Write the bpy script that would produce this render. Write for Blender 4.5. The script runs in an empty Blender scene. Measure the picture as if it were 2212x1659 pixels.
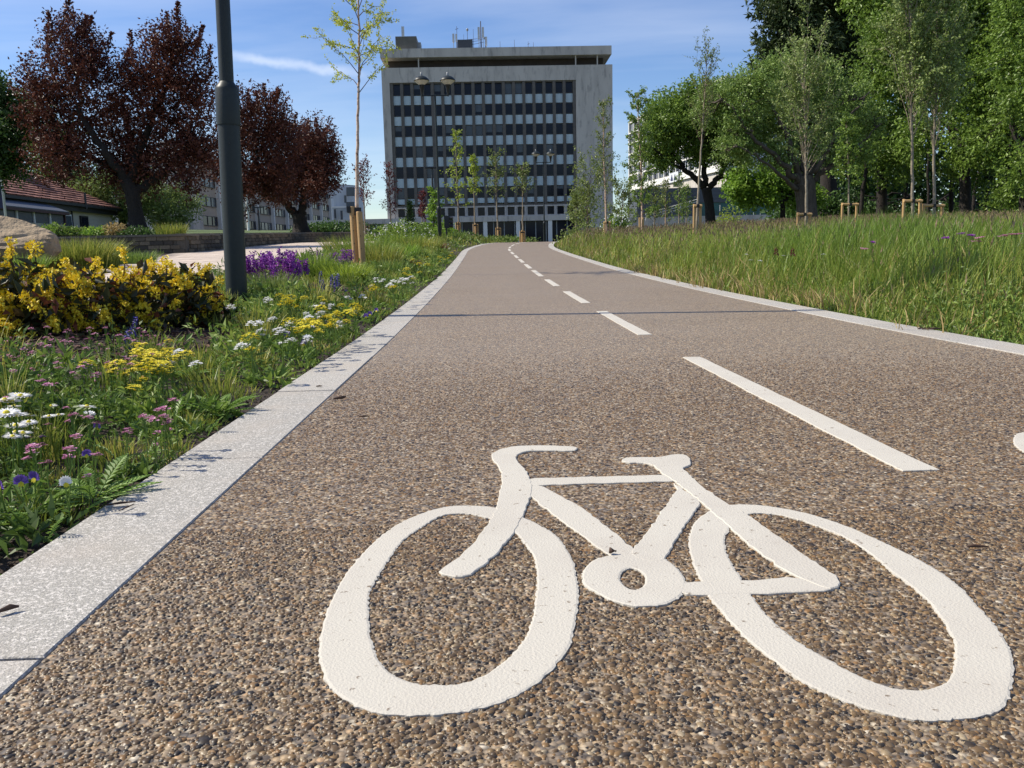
import bpy, math, random
import numpy as np
from mathutils import Vector, Matrix
from mathutils.geometry import tessellate_polygon
R = np.random.default_rng(11)
random.seed(5)
pi = math.pi
sc = bpy.context.scene
col = sc.collection

# ------------------------------------------------------------------ camera
F, CX, CY = 1843.0, 1106.0, 829.5          # focal length and centre of a 2212 px wide picture
ROLL, PITCH, YAW = -0.0225, math.atan(280.8 / F), math.atan(52.7 / F)
EYE = np.array([0, 0, 0.45])
cam = bpy.data.objects.new('camera', bpy.data.cameras.new('camera'))
col.objects.link(cam)
mw = Matrix.Translation((0, 0, 0.45)) @ Matrix.Rotation(-YAW, 4, 'Z') @ Matrix.Rotation(pi / 2 - PITCH, 4, 'X') @ Matrix.Rotation(ROLL, 4, 'Z')
cam.matrix_world = mw
cam.data.sensor_width = 36
cam.data.lens = F / 2212 * 36
cam.data.clip_start = 0.05
cam.data.clip_end = 3000
sc.camera = cam
CM = np.array(mw.to_3x3())

# ------------------------------------------------------------------ world, sun, exposure
SUN_EL = math.radians(45)
SUN_DIR = Vector((-math.cos(math.radians(8.3)) * math.cos(SUN_EL), math.sin(math.radians(8.3)) * math.cos(SUN_EL), math.sin(SUN_EL)))
world = bpy.data.worlds.new('World')
sc.world = world
world.use_nodes = True
wn, wl = world.node_tree.nodes, world.node_tree.links
wn.clear()
def N(nodes, t, **k):
    n = nodes.new(t)
    for a, b in k.items():
        if a[0] == '_':
            n.inputs[int(a[1:])].default_value = b
        else:
            setattr(n, a, b)
    return n
sky = N(wn, 'ShaderNodeTexSky', sky_type='NISHITA', sun_disc=False, sun_elevation=SUN_EL, sun_rotation=math.radians(-81.7), altitude=100, air_density=1.0, dust_density=0.5, ozone_density=3.0)
bg = N(wn, 'ShaderNodeBackground', _1=0.118)
wo = N(wn, 'ShaderNodeOutputWorld')
tc = N(wn, 'ShaderNodeTexCoord')
sep = N(wn, 'ShaderNodeSeparateXYZ'); wl.new(tc.outputs['Generated'], sep.inputs[0])
zz = N(wn, 'ShaderNodeMath', operation='MAXIMUM', _1=0.0); wl.new(sep.outputs[2], zz.inputs[0])
za = N(wn, 'ShaderNodeMath', operation='ADD', _1=0.14); wl.new(zz.outputs[0], za.inputs[0])
dv = N(wn, 'ShaderNodeVectorMath', operation='DIVIDE'); wl.new(tc.outputs['Generated'], dv.inputs[0])
cb = N(wn, 'ShaderNodeCombineXYZ')
for i in range(3): wl.new(za.outputs[0], cb.inputs[i])
wl.new(cb.outputs[0], dv.inputs[1])
mp = N(wn, 'ShaderNodeMapping'); mp.inputs['Scale'].default_value = (0.55, 1.7, 1); mp.inputs['Rotation'].default_value = (0, 0, 0.35); mp.inputs['Location'].default_value = (3.1, 1.2, 0)
wl.new(dv.outputs[0], mp.inputs[0])
cn = N(wn, 'ShaderNodeTexNoise'); cn.inputs['Scale'].default_value = 0.75; cn.inputs['Detail'].default_value = 7; cn.inputs['Roughness'].default_value = 0.52; cn.inputs['Distortion'].default_value = 0.6
wl.new(mp.outputs[0], cn.inputs[0])
cr = N(wn, 'ShaderNodeMapRange'); cr.inputs[1].default_value = 0.46; cr.inputs[2].default_value = 0.80; cr.inputs[3].default_value = 0.0; cr.inputs[4].default_value = 0.30
wl.new(cn.outputs[0], cr.inputs[0])
# the old vapour trail: a band along a great circle, ragged, fading at both ends
def ray(u, v):
    return CM @ np.array([(u - CX) / F, -(v - CY) / F, -1.0])
ta, tb = ray(500, 121), ray(760, 158)
ta /= np.linalg.norm(ta); tb /= np.linalg.norm(tb)
tn = np.cross(ta, tb); tn /= np.linalg.norm(tn)
tm = (ta + tb) / np.linalg.norm(ta + tb)
td = tb - ta; td /= np.linalg.norm(td)
def dotc(v):
    d = N(wn, 'ShaderNodeVectorMath', operation='DOT_PRODUCT'); wl.new(tc.outputs['Generated'], d.inputs[0]); d.inputs[1].default_value = tuple(v); return d.outputs['Value']
tnz = N(wn, 'ShaderNodeTexNoise'); tnz.inputs['Scale'].default_value = 45; tnz.inputs['Detail'].default_value = 4; wl.new(tc.outputs['Generated'], tnz.inputs[0])
tno = N(wn, 'ShaderNodeMath', operation='MULTIPLY_ADD', _1=0.012, _2=-0.006); wl.new(tnz.outputs[0], tno.inputs[0])
tad = N(wn, 'ShaderNodeMath', operation='ADD'); wl.new(dotc(tn), tad.inputs[0]); wl.new(tno.outputs[0], tad.inputs[1])
tab = N(wn, 'ShaderNodeMath', operation='ABSOLUTE'); wl.new(tad.outputs[0], tab.inputs[0])
tr = N(wn, 'ShaderNodeMapRange'); tr.inputs[1].default_value = 0.0; tr.inputs[2].default_value = 0.0075; tr.inputs[3].default_value = 0.30; tr.inputs[4].default_value = 0
tr.interpolation_type = 'SMOOTHSTEP'; wl.new(tab.outputs[0], tr.inputs[0])
tl = N(wn, 'ShaderNodeMath', operation='ABSOLUTE'); wl.new(dotc(td), tl.inputs[0])
tsub = N(wn, 'ShaderNodeVectorMath', operation='SUBTRACT'); wl.new(tc.outputs['Generated'], tsub.inputs[0]); tsub.inputs[1].default_value = tuple(tm)
tln = N(wn, 'ShaderNodeVectorMath', operation='LENGTH'); wl.new(tsub.outputs[0], tln.inputs[0])
te = N(wn, 'ShaderNodeMapRange'); te.inputs[1].default_value = 0.04; te.inputs[2].default_value = 0.085; te.inputs[3].default_value = 1; te.inputs[4].default_value = 0
wl.new(tln.outputs['Value'], te.inputs[0])
tmul = N(wn, 'ShaderNodeMath', operation='MULTIPLY'); wl.new(tr.outputs[0], tmul.inputs[0]); wl.new(te.outputs[0], tmul.inputs[1])
tsum = N(wn, 'ShaderNodeMath', operation='ADD', use_clamp=True); wl.new(cr.outputs[0], tsum.inputs[0]); wl.new(tmul.outputs[0], tsum.inputs[1])
mx = N(wn, 'ShaderNodeMixRGB'); mx.inputs[2].default_value = (8.2, 8.4, 8.8, 1)
sat = N(wn, 'ShaderNodeHueSaturation'); sat.inputs['Saturation'].default_value = 1.18; sat.inputs['Hue'].default_value = 0.512
wl.new(sky.outputs[0], sat.inputs['Color'])
wl.new(tsum.outputs[0], mx.inputs[0]); wl.new(sat.outputs[0], mx.inputs[1])
wl.new(mx.outputs[0], bg.inputs[0]); wl.new(bg.outputs[0], wo.inputs[0])

sun = bpy.data.objects.new('sun', bpy.data.lights.new('sun', 'SUN'))
sun.data.energy = 4.9
sun.data.angle = math.radians(0.5)
sun.data.color = (1.0, 0.93, 0.80)
sun.rotation_mode = 'QUATERNION'
sun.rotation_quaternion = SUN_DIR.to_track_quat('Z', 'Y')
sun.location = (-30, 10, 60)
col.objects.link(sun)
vs = sc.view_settings
vs.view_transform = 'Standard'; vs.look = 'None'; vs.exposure = 0.35; vs.gamma = 1; vs.use_curve_mapping = False

# ------------------------------------------------------------------ terrain
KY = np.array([-40, 0, 4, 6.3, 12.5, 20.8, 30, 37.6, 42, 60, 140, 400.])
KZ = np.array([0, 0, 0, .015, .11, .34, .66, .92, 1.0, 1.05, 2.0, 4.])
_sl = np.diff(KZ) / np.diff(KY)
_d = np.zeros(len(KY))
for i in range(1, len(KY) - 1):
    a, b = _sl[i - 1], _sl[i]
    _d[i] = 0 if a * b <= 0 else 2 * a * b / (a + b)
def zp(y):
    y = np.clip(np.asarray(y, float), -40, 400)
    i = np.clip(np.searchsorted(KY, y) - 1, 0, len(KY) - 2)
    h = KY[i + 1] - KY[i]; t = (y - KY[i]) / h
    return KZ[i] * (2 * t**3 - 3 * t**2 + 1) + _d[i] * h * (t**3 - 2 * t * t + t) + KZ[i + 1] * (3 * t * t - 2 * t**3) + _d[i + 1] * h * (t**3 - t * t)
def ss(a, b, x):
    t = np.clip((np.asarray(x, float) - a) / (b - a), 0, 1)
    return t * t * (3 - 2 * t)
XL, XR, KW = -0.52, 2.16, 0.20              # edges of the track, width of the kerb
def bend(y):
    return 0.012 * np.clip(np.asarray(y, float) - 27, 0, None)**1.8   # the track swings right over the crest
WX, WY = -8.52, 25.0                         # corner of the stone retaining wall
def bed_left(y):                             # left boundary of the planting bed against the paved walk
    return -2.95 - 0.035 * np.clip(np.asarray(y, float) - 2, 0, 40) + .5 * ss(10, 24, y)
def g(x, y):
    x = np.asarray(x, float); y = np.asarray(y, float)
    b = bend(y)
    z = zp(y)
    le = XL - KW + b - x
    z = z + np.where(le > 0, -0.02 + 0.12 * ss(0.0, 1.3, le) + 0.10 * ss(1.2, 3, le) * ss(6, 14, y), 0)
    ri = x - (XR + KW + b)
    zr = np.where(y < 30, 0, 0.66 + 0.033 * (y - 30) - zp(y))
    z = z + np.where(ri > 0, -0.02 + 0.05 * ss(0, .5, ri) + 0.028 * np.clip(ri, 0, 14) + zr * ss(2.0, 7.5, ri), 0)
    zl = np.where(y < 42, 0, 1.0 + 0.03 * (y - 42) - zp(y))
    far = ss(8, 20, -x)
    z = z + zl * far * (y > 42)
    ter = 0.46 + 0.0275 * y + 0.03 * np.clip(-x + WX, 0, 60)
    inside = (x < WX - 0.15) & (y > WY + 0.15)
    return np.where(inside, np.maximum(ter, z), z)
def at(u, v, y):
    r = ray(u, v)
    return EYE + r * (y / r[1])
def onto(u, y):                              # point of the ground seen in column u at distance y
    x = at(u, 560, y)[0]
    return np.array([x, y, float(g(x, y))])
def hitg(u, v):
    r = ray(u, v)
    t = np.linspace(.3, 120, 30000)
    P = EYE[:, None] + r[:, None] * t
    k = np.argmax(P[2] < g(P[0], P[1]))
    return P[:, k]

# ------------------------------------------------------------------ materials
MATS = {}
def newmat(name):
    m = bpy.data.materials.new(name); m.use_nodes = True
    m.node_tree.nodes.clear()
    MATS[name] = m
    return m, m.node_tree.nodes, m.node_tree.links
def ramp(nodes, stops, interp='LINEAR'):
    r = nodes.new('ShaderNodeValToRGB'); r.color_ramp.interpolation = interp
    e = r.color_ramp.elements
    while len(e) < len(stops): e.new(0.5)
    for k, (p, c) in zip(e, stops):
        k.position = p; k.color = (*c, 1)
    return r
def mat(name, c, rough=0.7, rnd=None, noise=None, noise2=None, bump=None, trans=0.0, tcol=None, metal=0.0, spec=0.5, streak=None, coat=0.0):
    """c colour; rnd [(pos,col)..] picked by the per-piece value; noise (scale, colour2, lo, hi); bump (scale, strength)"""
    m, n, l = newmat(name)
    out = n.new('ShaderNodeOutputMaterial')
    p = n.new('ShaderNodeBsdfPrincipled')
    p.inputs['Roughness'].default_value = rough
    p.inputs['Metallic'].default_value = metal
    p.inputs['Specular IOR Level'].default_value = spec
    p.inputs['Coat Weight'].default_value = coat
    t = n.new('ShaderNodeTexCoord')
    src = None
    if rnd:
        a = n.new('ShaderNodeAttribute'); a.attribute_name = 'rnd'
        rr = ramp(n, rnd); l.new(a.outputs['Fac'], rr.inputs[0]); src = rr.outputs[0]
    else:
        rgb = n.new('ShaderNodeRGB'); rgb.outputs[0].default_value = (*c, 1); src = rgb.outputs[0]
    for nz in (noise, noise2):
        if nz:
            tx = n.new('ShaderNodeTexNoise'); tx.inputs['Scale'].default_value = nz[0]; tx.inputs['Detail'].default_value = 6; tx.inputs['Roughness'].default_value = 0.6
            if streak:
                mpp = n.new('ShaderNodeMapping'); mpp.inputs['Scale'].default_value = streak; l.new(t.outputs['Object'], mpp.inputs[0]); l.new(mpp.outputs[0], tx.inputs[0])
            else:
                l.new(t.outputs['Object'], tx.inputs[0])
            mr = n.new('ShaderNodeMapRange'); mr.inputs[1].default_value = nz[2]; mr.inputs[2].default_value = nz[3]; l.new(tx.outputs[0], mr.inputs[0])
            mm = n.new('ShaderNodeMixRGB'); l.new(mr.outputs[0], mm.inputs[0]); l.new(src, mm.inputs[1]); mm.inputs[2].default_value = (*nz[1], 1); src = mm.outputs[0]
    l.new(src, p.inputs['Base Color'])
    if bump:
        b = n.new('ShaderNodeTexNoise'); b.inputs['Scale'].default_value = bump[0]; b.inputs['Detail'].default_value = 5; l.new(t.outputs['Object'], b.inputs[0])
        bm = n.new('ShaderNodeBump'); bm.inputs['Strength'].default_value = bump[1]; bm.inputs['Distance'].default_value = bump[2] if len(bump) > 2 else 0.01
        l.new(b.outputs[0], bm.inputs['Height']); l.new(bm.outputs[0], p.inputs['Normal'])
    sh = p.outputs[0]
    if trans:
        tb_ = n.new('ShaderNodeBsdfTranslucent')
        if tcol:
            hv = n.new('ShaderNodeMixRGB'); hv.blend_type = 'MULTIPLY'; hv.inputs[0].default_value = 1; hv.inputs[2].default_value = (*tcol, 1); l.new(src, hv.inputs[1]); l.new(hv.outputs[0], tb_.inputs[0])
        else:
            l.new(src, tb_.inputs[0])
        ms = n.new('ShaderNodeMixShader'); ms.inputs[0].default_value = trans
        l.new(sh, ms.inputs[1]); l.new(tb_.outputs[0], ms.inputs[2]); sh = ms.outputs[0]
    l.new(sh, out.inputs[0])
    return m
PEB = [(0.0, (.03, .03, .032)), (.09, (.065, .056, .05)), (.20, (.13, .092, .058)), (.36, (.20, .14, .084)), (.52, (.27, .185, .105)), (.64, (.21, .16, .11)), (.76, (.37, .26, .14)), (.86, (.42, .25, .115)), (.93, (.50, .39, .25)), (1.0, (.60, .53, .42))]
m_pebble = mat('resin_pebbles', (.1, .1, .1), 0.42, rnd=[(p_, (c_[0] * .54, c_[1] * .50, c_[2] * .42)) for p_, c_ in PEB], noise=(900, (.08, .058, .038), .52, .85), spec=0.4)
def mk_asphalt():
    m, n, l = newmat('resin_bound_gravel')
    out = n.new('ShaderNodeOutputMaterial'); p = n.new('ShaderNodeBsdfPrincipled'); p.inputs['Roughness'].default_value = 0.5
    t = n.new('ShaderNodeTexCoord')
    v = n.new('ShaderNodeTexVoronoi'); v.inputs['Scale'].default_value = 150; v.inputs['Randomness'].default_value = 1
    l.new(t.outputs['Object'], v.inputs['Vector'])
    s = n.new('ShaderNodeSeparateColor'); l.new(v.outputs['Color'], s.inputs[0])
    rr = ramp(n, [(p_, (min(.75, c_[0] * 1.18), min(.75, c_[1] * 1.2), min(.75, c_[2] * 1.16))) for p_, c_ in PEB]); l.new(s.outputs[0], rr.inputs[0])
    big = n.new('ShaderNodeTexNoise'); big.inputs['Scale'].default_value = 0.9; big.inputs['Detail'].default_value = 4; l.new(t.outputs['Object'], big.inputs[0])
    mr = n.new('ShaderNodeMapRange'); mr.inputs[1].default_value = .3; mr.inputs[2].default_value = .7; mr.inputs[3].default_value = 0.20; mr.inputs[4].default_value = 0.42; l.new(big.outputs[0], mr.inputs[0])
    dust = n.new('ShaderNodeMixRGB'); dust.inputs[2].default_value = (.39, .32, .245, 1); l.new(mr.outputs[0], dust.inputs[0]); l.new(rr.outputs[0], dust.inputs[1])
    edge = n.new('ShaderNodeMapRange'); edge.inputs[1].default_value = 0.35; edge.inputs[2].default_value = 0.75; edge.inputs[3].default_value = 1; edge.inputs[4].default_value = 0.44
    dm = n.new('ShaderNodeMath'); dm.operation = 'MULTIPLY'; dm.inputs[1].default_value = 1.0; l.new(v.outputs['Distance'], dm.inputs[0]); l.new(dm.outputs[0], edge.inputs[0])
    mu = n.new('ShaderNodeMixRGB'); mu.blend_type = 'MULTIPLY'; mu.inputs[0].default_value = 1; l.new(dust.outputs[0], mu.inputs[1]); l.new(edge.outputs[0], mu.inputs[2])
    l.new(mu.outputs[0], p.inputs['Base Color'])
    b = n.new('ShaderNodeBump'); b.inputs['Strength'].default_value = 0.55; b.inputs['Distance'].default_value = 0.004; b.invert = True
    l.new(v.outputs['Distance'], b.inputs['Height']); l.new(b.outputs[0], p.inputs['Normal'])
    l.new(p.outputs[0], out.inputs[0]); return m
m_path = mk_asphalt()
def mk_granite():
    m, n, l = newmat('sawn_granite')
    out = n.new('ShaderNodeOutputMaterial'); p = n.new('ShaderNodeBsdfPrincipled'); p.inputs['Roughness'].default_value = 0.75
    t = n.new('ShaderNodeTexCoord')
    a = n.new('ShaderNodeAttribute'); a.attribute_name = 'rnd'
    base = ramp(n, [(0, (.37, .35, .305)), (1, (.44, .415, .365))]); l.new(a.outputs['Fac'], base.inputs[0])
    src = base.outputs[0]
    for scl, c2, lo, hi in ((300, (.21, .20, .185), .49, .67), (190, (.66, .62, .56), .50, .66), (620, (.08, .075, .07), .55, .68), (6, (.42, .37, .31), .5, .95), (2.2, (.42, .37, .30), .52, .9)):
        tx = n.new('ShaderNodeTexNoise'); tx.inputs['Scale'].default_value = scl; tx.inputs['Detail'].default_value = 3; l.new(t.outputs['Object'], tx.inputs[0])
        mr = n.new('ShaderNodeMapRange'); mr.inputs[1].default_value = lo; mr.inputs[2].default_value = hi; l.new(tx.outputs[0], mr.inputs[0])
        mm = n.new('ShaderNodeMixRGB'); l.new(mr.outputs[0], mm.inputs[0]); l.new(src, mm.inputs[1]); mm.inputs[2].default_value = (*c2, 1); src = mm.outputs[0]
    l.new(src, p.inputs['Base Color'])
    tx = n.new('ShaderNodeTexNoise'); tx.inputs['Scale'].default_value = 330; tx.inputs['Detail'].default_value = 4; l.new(t.outputs['Object'], tx.inputs[0])
    b = n.new('ShaderNodeBump'); b.inputs['Strength'].default_value = 0.5; b.inputs['Distance'].default_value = 0.004; l.new(tx.outputs[0], b.inputs['Height']); l.new(b.outputs[0], p.inputs['Normal'])
    l.new(p.outputs[0], out.inputs[0]); return m
m_granite = mk_granite()
m_paint = mat('thermoplastic_paint', (.53, .495, .42), 0.75, noise=(5, (.47, .43, .365), .45, .8), noise2=(75, (.20, .155, .11), .635, .70), bump=(300, .4, .003))
m_soil = mat('dark_soil', (.035, .024, .017), 0.95, noise=(18, (.075, .05, .034), .45, .75), bump=(70, .9, .03))
m_bark = mat('bark_chips', (.09, .045, .028), 0.9, rnd=[(0, (.045, .022, .015)), (.6, (.11, .055, .035)), (1, (.22, .13, .085))])
m_paver = mat('pale_pavers', (.4, .36, .3), 0.85, rnd=[(0, (.50, .41, .33)), (1, (.60, .50, .41))], noise=(3, (.46, .38, .31), .5, .9))
m_joint = mat('sandy_joints', (.16, .13, .10), 0.95, noise=(8, (.10, .085, .07), .4, .7))
m_ground = mat('rough_grass_ground', (.045, .062, .02), 0.95, noise=(1.5, (.075, .062, .03), .4, .7), bump=(30, .8, .05))
m_lawn = mat('mown_lawn', (.085, .135, .028), 0.9, noise=(2.2, (.11, .13, .04), .4, .7), noise2=(40, (.05, .085, .02), .45, .7), bump=(60, .9, .03))
m_post = mat('dark_grey_enamel', (.022, .028, .027), 0.45, noise=(30, (.03, .037, .035), .5, .8), bump=(45, .12, .003), spec=0.3)
m_black = mat('black_metal', (.012, .013, .015), 0.45, noise=(20, (.02, .02, .022), .4, .7))
m_bowl = mat('milky_lamp_bowl', (.62, .58, .48), 0.35, noise=(9, (.5, .46, .38), .4, .8))
m_stone = mat('coursed_sandstone', (.1, .08, .055), 0.9, rnd=[(0, (.052, .042, .032)), (.35, (.10, .08, .055)), (.7, (.15, .115, .075)), (1, (.20, .155, .10))], noise=(14, (.07, .06, .045), .5, .8), bump=(60, .6, .01))
m_mortar = mat('weathered_mortar', (.10, .088, .07), 0.95, noise=(20, (.06, .052, .042), .4, .7))
m_coping = mat('coping_stone', (.17, .145, .11), 0.9, rnd=[(0, (.12, .10, .075)), (1, (.2, .17, .13))], noise=(9, (.09, .08, .06), .5, .8), bump=(40, .5, .01))
m_rock = mat('brown_boulder', (.36, .27, .17), 0.9, noise=(2.2, (.20, .145, .09), .42, .66), noise2=(16, (.34, .27, .18), .55, .8), bump=(9, .9, .06))
m_wood = mat('round_timber', (.46, .29, .12), 0.7, noise=(5, (.33, .20, .085), .4, .75), streak=(3, 3, .35), bump=(40, .3, .006))
m_woodend = mat('sawn_timber', (.56, .36, .15), 0.75, noise=(14, (.42, .26, .11), .4, .75), bump=(60, .3, .004))
m_rubber = mat('black_rubber_tie', (.01, .01, .01), 0.6, noise=(30, (.02, .02, .02), .4, .7))
m_birch = mat('birch_bark', (.52, .36, .25), 0.7, noise=(16, (.16, .085, .055), .50, .66), noise2=(5, (.66, .55, .44), .5, .75), streak=(1, 1, 1.6), bump=(50, .5, .01))
m_twig = mat('dark_twig', (.06, .032, .02), 0.8, noise=(30, (.10, .06, .04), .4, .7))
m_barkg = mat('grey_brown_bark', (.10, .08, .058), 0.95, noise=(5, (.05, .04, .03), .4, .7), streak=(2.5, 2.5, .5), bump=(18, .9, .05))
m_barkd = mat('dark_bark', (.026, .020, .016), 0.95, noise=(5, (.014, .011, .009), .4, .7), streak=(2.5, 2.5, .5), bump=(18, .9, .05))
m_barkp = mat('pale_young_bark', (.30, .25, .18), 0.8, noise=(9, (.17, .135, .095), .45, .7), bump=(40, .5, .01))
def leafmat(name, a, b, c, tr=0.3, rough=0.45, spec=0.4):
    return mat(name, b, rough, rnd=[(0, a), (.5, b), (1, c)], trans=tr, spec=spec)
m_copper = leafmat('copper_leaves', (.035, .012, .010), (.10, .032, .021), (.25, .095, .055), .18, .45, .25)
m_birchleaf = leafmat('fresh_birch_leaves', (0.283, 0.363, 0.038), (0.479, 0.536, 0.061), (0.600, 0.600, 0.107), .40)
m_yellowleaf = leafmat('yellow_green_leaves', (0.202, 0.276, 0.027), (0.337, 0.414, 0.041), (0.372, 0.480, 0.068), .4)
m_greyleaf = leafmat('grey_green_leaves', (0.102, 0.148, 0.034), (0.184, 0.242, 0.058), (0.296, 0.352, 0.099), .35)
m_palebeech = leafmat('pale_soft_leaves', (0.113, 0.185, 0.037), (0.215, 0.317, 0.070), (0.389, 0.492, 0.142), .32)
m_silver = leafmat('silvery_soft_leaves', (0.114, 0.171, 0.034), (0.208, 0.278, 0.069), (0.404, 0.480, 0.167), .34)
m_midleaf = leafmat('mid_green_leaves', (0.075, 0.130, 0.023), (0.167, 0.261, 0.042), (0.304, 0.431, 0.075), .38)
m_darkleaf = leafmat('dark_green_leaves', (0.027, 0.056, 0.013), (0.056, 0.114, 0.023), (0.125, 0.217, 0.046), .28)
m_bright = leafmat('bright_maple_leaves', (0.120, 0.220, 0.027), (0.207, 0.345, 0.043), (0.326, 0.478, 0.068), .4)
m_conifer = leafmat('conifer_sprays', (0.026, 0.045, 0.014), (0.052, 0.081, 0.022), (0.112, 0.145, 0.042), .15, .6)
m_redleaf = leafmat('wine_red_leaves', (0.072, 0.017, 0.020), (0.131, 0.029, 0.032), (0.203, 0.051, 0.043), .3)
m_straw = leafmat('straw_grass', (.26, .18, .065), (.44, .32, .13), (.58, .46, .22), .25, .7)
m_grass = leafmat('meadow_grass_blades', (0.113, 0.146, 0.024), (0.222, 0.284, 0.043), (0.477, 0.430, 0.098), .38, .5)
m_grassb = leafmat('lush_grass_blades', (0.103, 0.168, 0.022), (0.192, 0.291, 0.038), (0.334, 0.415, 0.071), .40, .45)
m_herb = leafmat('herb_leaves', (0.076, 0.126, 0.023), (0.149, 0.242, 0.041), (0.298, 0.383, 0.075), .30, .5)
m_fern = leafmat('yarrow_leaves', (0.108, 0.191, 0.034), (0.184, 0.306, 0.055), (0.304, 0.421, 0.091), .3, .5)
m_mahonia = leafmat('leathery_leaves', (.022, .032, .010), (.055, .055, .020), (.22, .065, .035), .12, .42, .35)
m_yel = mat('yellow_petals', (.78, .56, .02), 0.6, rnd=[(0, (.66, .44, .02)), (.5, (.88, .68, .03)), (1, (.93, .82, .08))], trans=.2)
m_lem = mat('lemon_petals', (.82, .70, .03), 0.6, rnd=[(0, (.68, .54, .02)), (1, (.88, .78, .05))], trans=.2)
m_pink = mat('pink_petals', (.62, .24, .40), 0.6, rnd=[(0, (.42, .12, .27)), (.5, (.62, .25, .42)), (1, (.78, .48, .58))], trans=.25)
m_white = mat('white_petals', (.86, .85, .83), 0.6, rnd=[(0, (.74, .74, .74)), (1, (.88, .87, .85))], trans=.2)
m_viol = mat('violet_petals', (.16, .06, .46), 0.55, rnd=[(0, (.10, .035, .33)), (1, (.30, .16, .62))], trans=.2)
m_magenta = mat('purple_petals', (.24, .03, .32), 0.6, rnd=[(0, (.14, .018, .20)), (.6, (.27, .04, .36)), (1, (.42, .11, .48))], trans=.2)
m_blue = mat('indigo_florets', (.06, .04, .30), 0.6, rnd=[(0, (.035, .022, .16)), (1, (.10, .07, .40))])
m_conc = mat('board_marked_concrete', (.55, .505, .445), 0.9, noise=(0.35, (.40, .365, .325), .42, .75), noise2=(1.1, (.19, .175, .16), .53, .78), streak=(1.4, 1.4, .35), bump=(6, .4, .05))
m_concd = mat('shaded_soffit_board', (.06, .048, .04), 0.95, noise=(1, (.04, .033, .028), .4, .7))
m_mull = mat('bronze_mullion', (.12, .105, .088), 0.6, noise=(1.5, (.085, .073, .062), .4, .7))
m_panel = mat('pale_blue_spandrel', (.36, .45, .49), 0.4, rnd=[(0, (.50, .60, .64)), (1, (.58, .68, .71))], noise=(.6, (.47, .57, .61), .45, .8))
def glass(name, c, rough=.06):
    return mat(name, c, rough, noise=(.25, tuple(k * .55 for k in c), .4, .65), spec=0.22)
m_glass = glass('dark_window_glass', (.012, .015, .03), .12)
m_glassb = mat('blinds_behind_glass', (.07, .085, .10), 0.25, noise=(1, (.05, .06, .075), .4, .7))
m_teal = glass('teal_glass', (.03, .13, .13), .15)
m_beige = mat('beige_cladding', (.46, .38, .30), 0.9, noise=(.25, (.40, .33, .265), .4, .7), bump=(4, .2, .03))
m_bwhite = mat('white_render', (.62, .64, .66), 0.85, noise=(.3, (.54, .56, .59), .45, .8))
m_frame = mat('white_frame', (.74, .72, .67), 0.7, noise=(.5, (.62, .60, .55), .5, .85))
m_slate = mat('slate_grey_cladding', (.065, .074, .088), 0.6, noise=(.15, (.085, .095, .11), .4, .7), streak=(.3, .3, 6))
m_tile = mat('red_roof_tiles', (.34, .12, .075), 0.85, rnd=[(0, (.20, .08, .055)), (.5, (.28, .115, .08)), (1, (.37, .17, .12))], noise=(4, (.22, .09, .06), .5, .8))
m_cream = mat('cream_render', (.55, .50, .38), 0.9, noise=(.8, (.44, .40, .31), .45, .8))
m_maroon = mat('maroon_frame', (.06, .008, .012), 0.5, noise=(2, (.04, .006, .01), .4, .7))
m_navy = mat('navy_sign', (.012, .014, .08), 0.5, noise=(3, (.02, .02, .1), .4, .7))
m_zinc = mat('galvanised_zinc', (.30, .31, .31), 0.5, noise=(1.5, (.22, .23, .23), .4, .7), metal=.3)
m_louv = mat('louvre_cladding', (.19, .185, .165), 0.75, noise=(1, (.15, .145, .13), .4, .7))
m_anten = mat('antenna_plastic', (.62, .63, .63), 0.5, noise=(2, (.5, .51, .52), .4, .7))
m_rust = mat('brown_steel', (.10, .06, .045), 0.7, noise=(3, (.06, .035, .03), .4, .7))

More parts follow.
